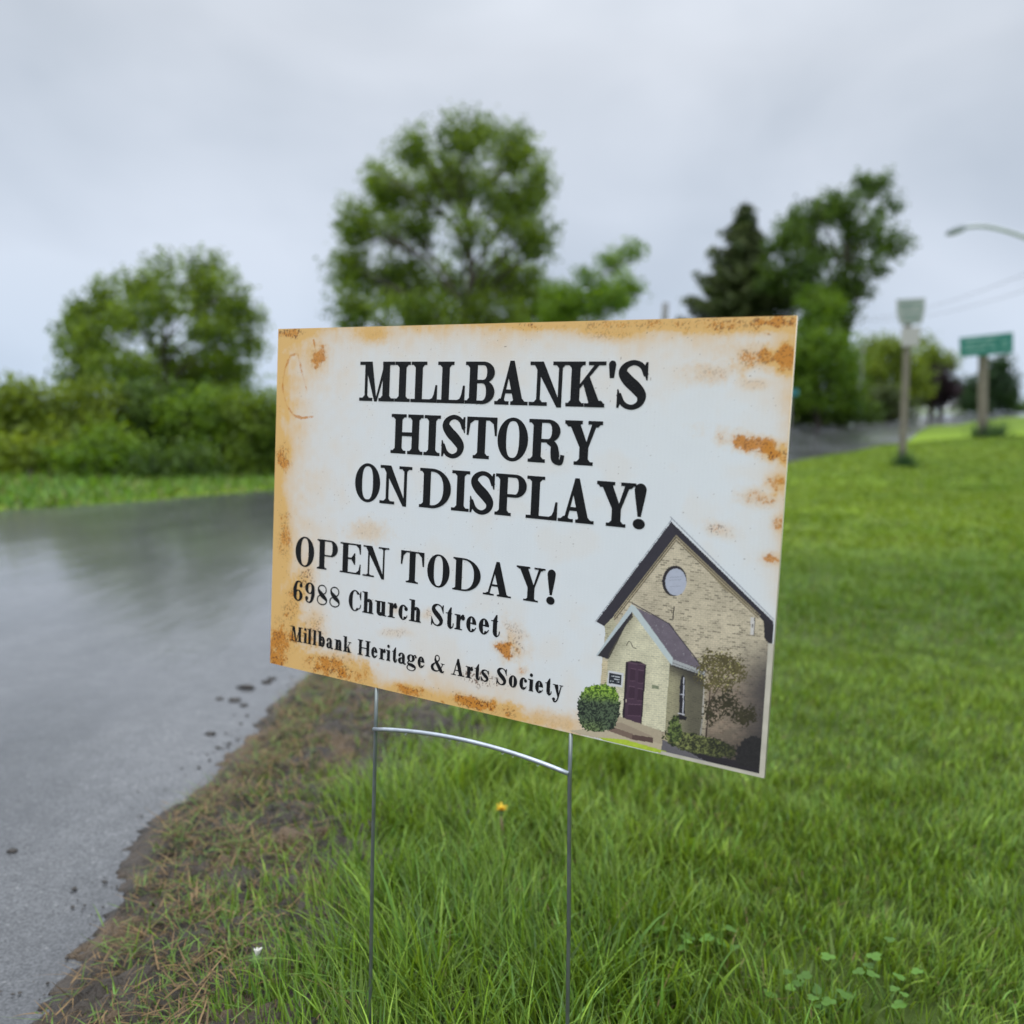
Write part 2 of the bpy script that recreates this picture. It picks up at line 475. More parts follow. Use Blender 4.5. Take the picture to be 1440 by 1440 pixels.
    bp = n.new('ShaderNodeBump'); bp.inputs['Strength'].default_value = .55; bp.inputs['Distance'].default_value = .003
    l.new(fine.outputs['Fac'], bp.inputs['Height']); l.new(bp.outputs[0], b.inputs['Normal'])
    b2 = n.new('ShaderNodeBump'); b2.inputs['Strength'].default_value = .20; b2.inputs['Distance'].default_value = .02
    l.new(film.outputs['Fac'], b2.inputs['Height']); l.new(b2.outputs[0], b.inputs['Coat Normal'])
    return m

_tg = np.gradient(NEAR, axis=0); _tg /= np.linalg.norm(_tg, axis=1)[:, None]
NEAR_IN = NEAR + np.c_[_tg[:, 1], -_tg[:, 0]] * np.where(NEAR[:, 1:2] < 10, .16, .0)      # the asphalt runs on under the mud
NL = 16
rv = []
for k in range(NL + 1):
    s = k / NL
    rv.append(NEAR_IN * (1 - s) + FARE * s)
rv = np.array(rv)                                             # (NL+1, n, 2)
RV = rv.reshape(-1, 2)
RZ = base_h(RV[:, 0], RV[:, 1]) + 0.012
nN = len(NEAR)
ii, jj = np.meshgrid(np.arange(nN - 1), np.arange(NL))
i0 = (jj * nN + ii).ravel()
RF = np.stack([i0, i0 + 1, i0 + nN + 1, i0 + nN], 1)
tag(npmesh('road', np.c_[RV, RZ], RF, road_material(), smooth=True), kind='structure')

# ------------------------------------------------------------------ muddy verge along the asphalt
vy = np.r_[np.arange(-1.5, .8, .014), np.arange(0.8, 3.2, .006), np.arange(3.2, 9.0, .012)]
vt = np.arange(-0.12, 0.62, .006)
k_ = np.searchsorted(NEAR[:, 1], vy)
nx = np.interp(vy, NEAR[:, 1], NEAR[:, 0])
dx = np.gradient(nx, vy)
nrm = np.c_[np.ones_like(vy), -dx]; nrm /= np.linalg.norm(nrm, axis=1)[:, None]
VX = nx[:, None] + vt[None] * nrm[:, :1]
VY = vy[:, None] + vt[None] * nrm[:, 1:]
vxr, vyr = VX.ravel(), VY.ravel()
dd = np.broadcast_to(vt, VX.shape).ravel() + edge_wobble(vxr, vyr)
vh = base_h(vxr, vyr)
lump = fbm(vxr * 22, vyr * 22, 4, 41); lump2 = fbm(vxr * 7, vyr * 7, 3, 44)
rise = sstep(-0.015, 0.07, dd) * (0.028 + 0.03 * lump2) * sstep(.8, .25, dd)
lump3 = fbm(vxr * 70, vyr * 70, 3, 47)
vz = vh + 0.012 + np.where(dd < -.012, -.02, .0) + .5 * np.clip(dd + .012, 0, .02) + sstep(.0, .12, dd) * rise * .6 + sstep(-.01, .06, dd) * ((lump - .5) * 0.040 + (lump3 - .45) * .030) + 0.036 * sstep(.05, .3, dd)
rut = np.exp(-((dd - .19 - .03 * np.sin(vyr * 2.1)) / .022) ** 2) * sstep(1.4, 2.2, vyr)
vz -= rut * .022
mudc = np.outer(np.ones(len(vxr)), (0.046, 0.036, 0.027)) * (0.10 + 1.8 * fbm(vxr * 34, vyr * 34, 4, 51))[:, None]
straw = sstep(.55, .70, fbm(vxr * 9, vyr * 9, 4, 55))[:, None]
mudc = mudc * (1 - .6 * straw) + .6 * straw * np.array([0.135, 0.088, 0.044]) * (.2 + 1.5 * lump3)[:, None]
mudc *= (1 - .6 * rut)[:, None]
nv, nt = VX.shape
ii, jj = np.meshgrid(np.arange(nt - 1), np.arange(nv - 1))
i0 = (jj * nt + ii).ravel()
VF = np.stack([i0, i0 + 1, i0 + nt + 1, i0 + nt], 1)
M_MUD = attrmat('mud', rough=.48, spec=.45, bump=(190, 1.0, .010))
tag(npmesh('verge', np.c_[vxr, vyr, vz], VF, M_MUD, colors=mudc, smooth=True), kind='structure')

# ------------------------------------------------------------------ grass
def blades(P, h, w, az, lean, curl, nseg, cb, ct):
    """tapered curved blades: returns verts, quad faces, colours"""
    n = len(P); S = nseg + 1
    t = np.linspace(0, 1, S)
    dirx, diry = np.cos(az), np.sin(az)
    ang = lean[:, None] + curl[:, None] * t[None] ** 1.3
    seg = h[:, None] / nseg
    hor = np.cumsum(np.c_[np.zeros(n), (np.sin(ang) * seg)[:, 1:]], axis=1)
    ver = np.cumsum(np.c_[np.zeros(n), (np.cos(ang) * seg)[:, 1:]], axis=1)
    cx = P[:, 0:1] + dirx[:, None] * hor; cy = P[:, 1:2] + diry[:, None] * hor; cz = P[:, 2:3] + ver
    wid = w[:, None] * np.clip(1.02 - t[None] ** 2.2, .05, 1) * (0.75 + .25 * np.sin(np.pi * np.minimum(t * 1.6, 1)))[None]
    tw = az + np.pi / 2 + rng.uniform(-.7, .7, n)
    ox = np.cos(tw)[:, None] * wid / 2; oy = np.sin(tw)[:, None] * wid / 2
    V = np.empty((n, S, 2, 3), np.float32)
    V[:, :, 0, 0] = cx - ox; V[:, :, 0, 1] = cy - oy; V[:, :, 0, 2] = cz
    V[:, :, 1, 0] = cx + ox; V[:, :, 1, 1] = cy + oy; V[:, :, 1, 2] = cz
    k = np.arange(nseg)
    f = np.stack([2 * k, 2 * k + 1, 2 * k + 3, 2 * k + 2], 1)
    F = (np.arange(n)[:, None, None] * (2 * S) + f[None]).reshape(-1, 4)
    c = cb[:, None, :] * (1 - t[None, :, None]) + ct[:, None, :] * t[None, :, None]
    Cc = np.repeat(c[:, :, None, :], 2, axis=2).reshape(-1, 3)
    return V.reshape(-1, 3), F, Cc

def join(parts):
    V, F, Cc, b = [], [], [], 0
    for v, f, c in parts:
        V.append(v); F.append(f + b); Cc.append(c); b += len(v)
    return np.concatenate(V), np.concatenate(F), np.concatenate(Cc)

def scatter(x0, x1, y0, y1, dens, spread=None):
    n = int((x1 - x0) * (y1 - y0) * dens)
    p = np.c_[rng.uniform(x0, x1, n), rng.uniform(y0, y1, n)]
    if spread is not None:
        p = p[(p[:, 0] < spread[0] + spread[1] * p[:, 1]) & (p[:, 0] > -spread[0] - spread[1] * p[:, 1])]
    return p

def grass_cols(P, dn, kind=0):
    n = len(P)
    a = .6 * fbm(P[:, 0] * 2.2, P[:, 1] * 2.2, 3, 61) + .4 * sstep(.3, .7, fbm(P[:, 0] * .45, P[:, 1] * .45, 3, 63))
    b = rng.random(n)
    g1 = np.array([0.070, 0.152, 0.014]); g2 = np.array([0.262, 0.370, 0.056]); g3 = np.array([0.085, 0.195, 0.045])
    mix = np.clip(.15 + .6 * a + .45 * (b - .5), 0, 1)[:, None]
    c = g1 * (1 - mix) + g2 * mix
    bl = (rng.random(n) < .22)[:, None]
    c = np.where(bl, c * .4 + g3 * .6, c)
    c *= (rng.uniform(.45, 1.35, n) + .65 * (rng.random(n) < .12))[:, None]
    dead = rng.random(n) < (.055 + .10 * sstep(.58, .70, fbm(P[:, 0] * 3.3, P[:, 1] * 3.3, 3, 67)) + .62 * sstep(.24, .06, dn) + .12 * sstep(.6, .22, dn))
    dc = np.array([0.30, 0.22, 0.10]) * rng.uniform(.45, 1.15, n)[:, None]
    dc[:, 0] *= rng.uniform(.9, 1.15, n)
    c = np.where(dead[:, None], dc, c)
    return c, dead

def lawn(P, hmean, wmean, nseg):
    dn = seg_dist(P, NEAR_S)
    dd = dn + edge_wobble(P[:, 0], P[:, 1])
    pk = np.clip(sstep(.02, .08, dd) * .18 + .32 * sstep(.05, .14, dd) + .50 * sstep(.10, .23, dd), 0, 1)
    tuft = sstep(.52, .66, fbm(P[:, 0] * 6, P[:, 1] * 6, 3, 71)) * sstep(.05, .12, dd)
    gaps = .35 + .65 * sstep(.36, .52, fbm(P[:, 0] * 9, P[:, 1] * 9, 3, 87))
    keep = rng.random(len(P)) < np.maximum(pk * gaps, tuft * .6)
    P = P[keep]; dn = dn[keep]; dd = dd[keep]
    n = len(P)
    z = ground_h(P[:, 0], P[:, 1], dn) + .004
    P3 = np.c_[P, z]
    col, dead = grass_cols(P, dd)
    w_sh = .7 + .3 * sstep(.6, .0, P[:, 0])
    hv = hmean * (0.55 + .9 * fbm(P[:, 0] * 1.7, P[:, 1] * 1.7, 3, 81)) * rng.uniform(.55, 1.35, n)
    near_leg = np.exp(-((P[:, 0] + .05) ** 2 / .35 ** 2 + (P[:, 1] - 1.15) ** 2 / .4 ** 2))
    hv *= (.50 + .50 * sstep(.55, .0, P[:, 0])) * (.62 + .8 * fbm(P[:, 0] * 11, P[:, 1] * 11, 2, 83)) * (1 + .35 * near_leg) * (.55 + .45 * sstep(.15, .5, dd))
    lean = np.abs(rng.normal(.22, .20, n)); lean = np.where(dead, rng.uniform(.5, 1.4, n), lean)
    curl = rng.uniform(.1, 1.1, n)
    az = rng.uniform(0, 2 * np.pi, n); cz_ = 9.0 * fbm(P[:, 0] * 4.5, P[:, 1] * 4.5, 2, 85); az = np.where(rng.random(n) < .45, cz_ + rng.normal(0, .5, n), az)
    w = wmean * rng.uniform(.5, 1.4, n) * (w_sh if wmean < .008 else 1)
    w = np.where(dead, w * .6, w * np.where(rng.random(n) < .04, 1.9, 1.0))
    return blades(P3, hv, w, az, lean, curl, nseg, col * .72, col * 1.12)  # roots darker than tips: shade toward the ground put into the blade colour

parts = [
    lawn(scatter(-.75, 1.6, .85, 2.1, 32000, (.35, .62)), .080, .0042, 5),
    lawn(scatter(-.75, 2.6, 2.1, 3.6, 17000, (.25, .60)), .060, .0050, 4),
    lawn(scatter(-.75, 4.2, 3.6, 6.5, 6500, (.25, .60)), .078, .0065, 3),
    lawn((lambda q: q[np.abs(q[:, 0]) > .25 + .56 * np.maximum(q[:, 1] - .2, 0)])(scatter(-.75, 5.0, -1.2, 6.5, 2600)), .075, .0065, 3)]
V, F, Cc = join(parts)
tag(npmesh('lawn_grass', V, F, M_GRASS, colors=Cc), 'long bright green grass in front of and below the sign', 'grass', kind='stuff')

parts = [
    lawn(scatter(-.75, 9, 6.5, 13, 2600, (.5, .62)), .068, .011, 2),
    lawn(scatter(1, 24, 13, 32, 420, (1, .66)), .065, .030, 2),
    lawn((lambda q: q[np.hypot(q[:, 0], q[:, 1]) > 7.5])(scatter(-.75, 30, -5, 32, 150)), .075, .028, 2)]
V, F, Cc = join(parts)
Cc = Cc * np.array([1.06, .98, .8])
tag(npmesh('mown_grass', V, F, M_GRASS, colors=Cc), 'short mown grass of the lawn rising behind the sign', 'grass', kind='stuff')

# straw litter and tangled dead stalks lying on the mud
Pm = scatter(-.85, .9, .85, 5.0, 30000)
dn = seg_dist(Pm, NEAR_S); dd = dn + edge_wobble(Pm[:, 0], Pm[:, 1])
cl = fbm(Pm[:, 0] * 10, Pm[:, 1] * 10, 3, 91)
k = (dd > .025) & (dd < .42) & (rng.random(len(Pm)) < (.30 + 2.0 * (cl - .36)) * sstep(.45, .25, dd))
Pm = Pm[k]; dd = dd[k]; n = len(Pm)
zz = base_h(Pm[:, 0], Pm[:, 1]) + .03 + .045 * sstep(.0, .2, dd) + rng.uniform(-.012, .02, n)
colr = np.array([0.23, 0.150, 0.068]) * rng.uniform(.2, 1.2, n)[:, None]
gk = rng.random(n) < .33
colr[gk] = np.array([0.10, 0.17, 0.03]) * rng.uniform(.7, 1.3, gk.sum())[:, None]
V, F, Cc = blades(np.c_[Pm, zz], rng.uniform(.008, .055, n), rng.uniform(.0010, .0034, n), rng.uniform(0, 6.28, n), rng.uniform(.9, 1.55, n), rng.uniform(-.3, .7, n), 4, colr, colr * 1.1)
tag(npmesh('straw_litter', V, F, M_GRASS, colors=Cc), 'brown straw and dead grass lying on the muddy verge', 'dead grass', kind='stuff')

# crumbs of mud strewn on the asphalt along the verge
cb_y = rng.uniform(.9, 5.5, 420); cb_d = -np.abs(rng.normal(0, .040, 420)) - .005
cb_x = np.interp(cb_y, NEAR[:, 1], NEAR[:, 0]) + cb_d
kk = (fbm(cb_x * 5, cb_y * 5, 3, 97) > .47) & (cb_d + edge_wobble(cb_x, cb_y) < .0)
q = MB()
for x_, y_ in zip(cb_x[kk], cb_y[kk]):
    r_ = random.choice((.0012, .0015, .002, .0028, .004)) * random.uniform(.7, 1.3)
    q.ball((x_, y_, 0.012 + r_ * .2), r_, 6, 4, (random.uniform(.8, 1.6), random.uniform(.7, 1.2), .5), .35)
tag(q.build('mud_crumbs', M_CLOD), 'crumbs of dark mud strewn on the asphalt beside the verge', 'mud crumbs', kind='stuff')

# long grass on the far side of the road
s_ = FARE[(FARE[:, 1] > 2.5) & (FARE[:, 1] < 62)]
tt = rng.random(42000) ** 1.5 * (len(s_) - 1.01)
i_ = tt.astype(int); fr = (tt - i_)[:, None]
base = s_[i_] * (1 - fr) + s_[i_ + 1] * fr
tg = s_[i_ + 1] - s_[i_]; tg /= np.linalg.norm(tg, axis=1)[:, None]
off = rng.random(len(base)) ** 1.2 * 6.0
Pf = base + np.c_[-tg[:, 1], tg[:, 0]] * (off + .05 + .25 * fbm(base[:, 0] * 1.5, base[:, 1] * 1.5, 3, 14))[:, None]
z = ground_h(Pf[:, 0], Pf[:, 1])
col, _ = grass_cols(Pf, np.full(len(Pf), 5.0))
col = col * np.array([.72, .85, .8])
n = len(Pf)
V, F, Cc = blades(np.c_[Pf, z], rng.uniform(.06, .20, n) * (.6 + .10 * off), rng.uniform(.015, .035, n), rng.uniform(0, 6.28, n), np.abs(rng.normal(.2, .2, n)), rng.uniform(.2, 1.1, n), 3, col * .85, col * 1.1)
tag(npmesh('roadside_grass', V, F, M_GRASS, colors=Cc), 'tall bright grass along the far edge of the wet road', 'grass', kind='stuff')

# clover leaves low in the lawn
def clover():
    Vs, Fs, Cs, b = [], [], [], 0
    spots = [at(1160, 1385, 1.255), at(1095, 1415, 1.24), at(1235, 1395, 1.25), at(965, 1300, 1.335), at(1010, 1320, 1.32), at(1230, 1345, 1.29)]
    for sp in spots:
        for q in range(5):
            c = np.array([sp[0] + random.gauss(0, .03), sp[1] + random.gauss(0, .03), 0])
            c[2] = float(ground_h([c[0]], [c[1]])[0]) + random.uniform(.032, .058)
            r = random.uniform(.0038, .0068)
            a0 = random.uniform(0, 6.28); tilt = random.uniform(-.35, .35)
            col = np.array([0.085, 0.185, 0.022]) * random.uniform(.75, 1.3)
            for k3 in range(3):
                a = a0 + k3 * 2.094
                cen = c + r * .95 * np.array([math.cos(a), math.sin(a), tilt * math.cos(a)])
                ring = [cen]
                for m_ in range(11):
                    t = 2 * math.pi * m_ / 10 - math.pi
                    rr = r * (1 - .18 * math.exp(-(t / .4) ** 2))
                    ring.append(cen + rr * np.array([math.cos(a + t), math.sin(a + t), tilt * math.cos(a + t) + .12]))
                Vs += ring; Fs += [(b, b + 1 + m_, b + 2 + m_) for m_ in range(10)]; Cs += [col] * 12; b += 12
    return np.array(Vs), np.array(Fs), np.array(Cs)
V, F, Cc = clover()
tag(npmesh('clover', V, F, M_GRASS, colors=Cc), 'low clover leaves scattered through the grass right of the sign stake', 'clover', kind='stuff')

# ------------------------------------------------------------------ the yard sign
ground_at_sign = float(ground_h([SC[0]], [SC[1]])[0])
sign = empty('yard_sign', (SC[0], SC[1], ground_at_sign), 'rust stained white yard sign announcing a history display, on a wire stake in the grass', 'yard sign', rotz=SYAW)
SZ0 = SC[2] - SH / 2 - ground_at_sign                           # bottom edge above the base
def sl(u, v, o=0.0):                                           # sign coords -> local coords of the sign (y negative = towards the viewer)
    return (u - SW / 2, -o, v + SZ0)

# -- stained face painted vertex by vertex: rust, washes and specks with their own outlines
NU, NVV = 780, 514
uu = np.linspace(0, SW, NU); vv = np.linspace(0, SH, NVV)
UU, VV = np.meshgrid(uu, vv)
fu, fv = UU.ravel(), VV.ravel()
PX, PY = sign_px(fu, fv)
mmu, mmv = fu * 1000, fv * 1000
n_lo = fbm(mmu / 38, mmv / 38, 4, 101); n_mid = fbm(mmu / 9, mmv / 9, 4, 111); n_hi = fbm(mmu / 2.6, mmv / 2.6, 3, 121)
n_str = fbm(mmu / 4, mmv / 40, 3, 131)
wash = np.zeros_like(fu); rust = np.zeros_like(fu); speck = np.zeros_like(fu)
dL, dR, dT, dB = mmu, SW * 1000 - mmu, SH * 1000 - mmv, mmv
wash += .95 * np.exp(-dL / (12 + 26 * n_lo)) + .35 * np.exp(-dL / 70)
wash += .85 * np.exp(-dT / (5 + 12 * n_lo)) * (.55 + .45 * sstep(.25, .6, fu / SW)) + .28 * np.exp(-dT / 40)
wash += .75 * np.exp(-dB / (6 + 16 * n_lo)) * sstep(.66, .5, fu / SW) + .25 * np.exp(-dB / 34) * sstep(.8, .6, fu / SW)
wash += .45 * np.exp(-dR / (5 + 12 * n_lo)) * sstep(.3, .5, fv / SH)
wash *= .55 + .9 * n_mid
wash += .10 * sstep(.45, .75, n_lo)
def blob(x, y, rx, ry, a_rust, a_wash, rot=0.0, a_speck=0.0, hard=.45):
    c, s = math.cos(rot), math.sin(rot)
    X = PX - x; Y = PY - y
    d = np.sqrt(((X * c + Y * s) / rx) ** 2 + ((-X * s + Y * c) / ry) ** 2)
    edge = d + (n_mid - .5) * 1.3 + (n_hi - .5) * .5
    k = sstep(1.35, hard * .45, edge) ** 1.3
    global wash, rust, speck
    rust = np.maximum(rust, a_rust * k); wash = wash + a_wash * 1.15 * sstep(1.9, .2, edge); speck = np.maximum(speck, a_speck * sstep(1.2, .4, edge))
blob(445, 504, 15, 18, .75, .4, 0, .3)
blob(410, 468, 24, 8, .55, .4, 0, .9)
blob(748, 459, 18, 5, .5, .3, 0, .9)
blob(900, 456, 110, 8, .40, .5, -.02, .4)
blob(860, 468, 45, 10, .25, .4, 0, .3)
blob(1020, 456, 70, 12, .50, .6, 0, .6)
blob(1090, 452, 32, 10, .75, .5, 0, .8)
blob(1079, 469, 7, 3, .9, .1, .3, 1)
blob(1103, 500, 22, 20, .95, .5, -.5, .5)
blob(1070, 502, 42, 16, .60, .5, .1, .5)
blob(1000, 525, 36, 12, .25, .35, -.1, .2)
blob(1062, 626, 50, 13, .90, .5, .28, .5)
blob(1095, 640, 18, 12, .85, .4, .3, 1.0)
blob(1093, 678, 14, 13, .65, .4, .8, .2)
blob(1066, 700, 22, 12, .45, .35, .2, .2)
blob(1012, 745, 20, 10, .25, .25, .2, .6)
blob(1094, 738, 9, 14, .55, .3, 0, .2)
blob(1082, 786, 14, 9, .80, .3, .1, .3)
blob(1060, 540, 20, 8, .2, .25, 0, .3)
blob(395, 900, 24, 38, .80, .5, .15, .7)
blob(385, 935, 14, 18, .95, .2, .2, 1.0)
blob(398, 640, 12, 22, .65, .4, 0, .6)
blob(400, 760, 10, 40, .55, .4, 0, .5)
blob(410, 850, 14, 30, .35, .4, .2, .6)
blob(470, 938, 38, 20, .70, .6, .25, .8)
blob(505, 950, 16, 16, .6, .5, 0, .3)
blob(480, 945, 14, 9, .95, .2, .6, 1.0)
blob(447, 938, 10, 8, .95, .2, .6, 1.0)
blob(580, 972, 26, 8, .75, .5, .22, .5)
blob(665, 988, 40, 10, .95, .4, .2, .9)
blob(712, 1000, 20, 10, .5, .5, .2, .5)
blob(780, 1015, 45, 14, .15, .5, .2, .1)
blob(710, 912, 12, 17, .95, .4, -.3, .7)
blob(725, 900, 14, 26, .2, .3, -.4, .5)
blob(733, 944, 7, 7, .5, .2, 0, .2)
blob(602, 862, 7, 8, .25, .25, 0, .5)
blob(556, 858, 8, 7, .35, .2, 0, .1)
blob(430, 815, 12, 22, .25, .4, .2, .9)
blob(440, 890, 16, 24, .3, .4, .2, .8)
blob(520, 748, 24, 14, .05, .35, 0, .1)
blob(525, 472, 20, 10, .2, .5, 0, .1)
blob(680, 955, 40, 12, 0, .15, .2, .9)
blob(555, 890, 18, 6, .08, .2, 0, .3)
def line(pts, wdt, a):
    global rust
    for (x0, y0), (x1, y1) in zip(pts[:-1], pts[1:]):
        L2 = (x1 - x0) ** 2 + (y1 - y0) ** 2
        t = np.clip(((PX - x0) * (x1 - x0) + (PY - y0) * (y1 - y0)) / L2, 0, 1)
        d = np.hypot(PX - x0 - t * (x1 - x0), PY - y0 - t * (y1 - y0)) + (n_mid - .5) * 3
        rust = np.maximum(rust, a * sstep(wdt, wdt * .35, d) * (.5 + .8 * n_hi))
line([(441, 478), (444, 495)], 1.6, .9)
line([(418, 497), (408, 500), (400, 520), (397, 545), (403, 570), (413, 584), (424, 588), (440, 586)], 2.0, .62)
line([(419, 498), (424, 520), (431, 548)], 2.0, .55)
white = np.array([0.735, 0.765, 0.785])
tan = np.array([0.74, 0.425, 0.095]); orange = np.array([0.56, 0.205, 0.014]); dark = np.array([0.10, 0.032, 0.012])
wash = np.clip(wash * (.9 + .25 * n_str), 0, 1)[:, None]
n_gr = fbm(mmu / 1.35, mmv / 1.35, 2, 161)
rust_s = np.clip(.28 * rust + .75 * sstep(.72, .40, n_gr * .62 + n_mid * .38 + .5 - .85 * rust) * sstep(0, .2, rust), 0, 1)[:, None]
fc = white * (.965 + .05 * n_lo)[:, None]
fc = fc * (1 - .90 * wash) + .90 * wash * tan
fc = fc * (1 - .9 * rust_s) + .9 * rust_s * orange
spk = vnoise(mmu / 1.25, mmv / 1.25, 141)
sp2 = vnoise(mmu / 2.4, mmv / 2.4, 151)
k = (np.clip(speck, 0, 1) * sstep(.62, .78, spk * .75 + sp2 * .35) + .8 * sstep(.955, .985, spk) * sstep(.35, .6, n_lo))
fc = fc * (1 - .88 * np.clip(k, 0, 1))[:, None] + (.88 * np.clip(k, 0, 1))[:, None] * dark
bd = np.maximum(((SW - fu) * 1000 < 5) & (PY > 905), (mmv < 3.6) & (PX > 925))[:, None]
fc = np.where(bd, np.array([.56, .52, .43]) * (.85 + .3 * n_mid)[:, None], fc)
# board: face grid + thin edges + back
Vb = np.c_[fu - SW / 2, np.zeros_like(fu), fv + SZ0]
# slight bow and worn edge
ii, jj = np.meshgrid(np.arange(NU - 1), np.arange(NVV - 1))
i0 = (jj * NU + ii).ravel()
Fb = np.stack([i0, i0 + 1, i0 + NU + 1, i0 + NU], 1)
TH = .0042
back = [(-SW / 2, TH, SZ0), (SW / 2, TH, SZ0), (SW / 2, TH, SZ0 + SH), (-SW / 2, TH, SZ0 + SH)]
nb = len(Vb)
Vb = np.r_[Vb, np.array(back)]
c00, c10, c11, c01 = 0, NU - 1, NU * NVV - 1, NU * (NVV - 1)
Fe = np.array([[nb + 1, nb, nb + 3, nb + 2], [c00, nb, nb + 1, c10], [c10, nb + 1, nb + 2, c11], [c11, nb + 2, nb + 3, c01], [c01, nb + 3, nb, c00]])
cb_ = np.r_[fc, np.tile(np.array([.72, .66, .52]), (4, 1))]
def sign_mat():
    m = attrmat('stained_plastic', rough=.42, spec=.45)
    n, l = m.node_tree.nodes, m.node_tree.links
    b = n['Principled BSDF']
    t = n.new('ShaderNodeTexCoord')
    w = n.new('ShaderNodeTexWave'); w.inputs['Scale'].default_value = 75; w.inputs['Distortion'].default_value = .3     # fluted core showing through
    l.new(t.outputs['Object'], w.inputs['Vector'])
    v = n.new('ShaderNodeTexVoronoi'); v.inputs['Scale'].default_value = 420; l.new(t.outputs['Object'], v.inputs['Vector'])
    r = n.new('ShaderNodeValToRGB'); r.color_ramp.elements[0].position = .0; r.color_ramp.elements[0].color = (1, 1, 1, 1); r.color_ramp.elements[1].position = .28; r.color_ramp.elements[1].color = (0, 0, 0, 1)
    l.new(v.outputs['Distance'], r.inputs[0])
    b1 = n.new('ShaderNodeBump'); b1.inputs['Strength'].default_value = .10; b1.inputs['Distance'].default_value = .0006
    l.new(w.outputs['Fac'], b1.inputs['Height'])
    b2 = n.new('ShaderNodeBump'); b2.inputs['Strength'].default_value = .25; b2.inputs['Distance'].default_value = .0006
    l.new(r.outputs[0], b2.inputs['Height']); l.new(b1.outputs[0], b2.inputs['Normal'])
    l.new(b2.outputs[0], b.inputs['Normal'])
    return m
panel = npmesh('panel', Vb, np.r_[Fb, Fe], sign_mat(), sign, colors=cb_)

# -- lettering: a modern-face (high contrast) alphabet drawn from strokes, in units of the cap height
class G:
    def __init__(s, w, S, t, sf): s.w, s.S, s.t, s.sf, s.p = w, S, t, sf, []
    def poly(s, *pts): s.p.append([list(pts)])
    def rect(s, x0, y0, x1, y1): s.poly((x0, y0), (x1, y0), (x1, y1), (x0, y1))
    def strip(s, A, B): s.p.append([[A[i], A[i + 1], B[i + 1], B[i]] for i in range(len(A) - 1)])
    def serif(s, x0, x1, y, up, xs0=None, xs1=None):
        """slab between x0..x1 whose outer side is y; xs0..xs1 the stem it carries (bracketed)"""
        a = s.sf if up else -s.sf
        s.poly((x0, y), (x1, y), (x1, y + a), (x0, y + a))
        if xs0 is not None:
            q = s.sf * .75; g = q if up else -q
            k = min(.06, (xs0 - x0) * .7) if xs0 > x0 else 0
            k2 = min(.06, (x1 - xs1) * .7) if x1 > xs1 else 0
            s.poly((xs0 - k, y + a), (xs1 + k2, y + a), (xs1, y + a + g), (xs0, y + a + g))
    def ring(s, cx, cy, a, b, S, t, a0=0, a1=360, p=2.0, pi=2.3, n=36):
        A, B = [], []
        for i in range(n + 1):
            th = math.radians(a0 + (a1 - a0) * i / n); c, q = math.cos(th), math.sin(th)
            e = lambda v, r, ex: math.copysign(abs(v) ** (2 / ex), v) * r
            A.append((cx + e(c, a, p), cy + e(q, b, p)))
            B.append((cx + e(c, max(a - S, .005), pi), cy + e(q, max(b - t, .005), pi)))
        s.strip(A, B)
    def stroke(s, pts, n=40):
        """pts: (x, y, width)"""
        P = catmull([(x, y, w) for x, y, w in pts], n)
        D = np.gradient(P[:, :2], axis=0); D /= np.linalg.norm(D, axis=1)[:, None] + 1e-9
        N = np.c_[-D[:, 1], D[:, 0]] * P[:, 2:3] / 2
        s.strip([tuple(q) for q in P[:, :2] + N], [tuple(q) for q in P[:, :2] - N])
    def dot(s, x, y, r, ry=None):
        ry = ry or r
        s.poly(*[(x + r * math.cos(2 * math.pi * i / 20), y + ry * math.sin(2 * math.pi * i / 20)) for i in range(20)])

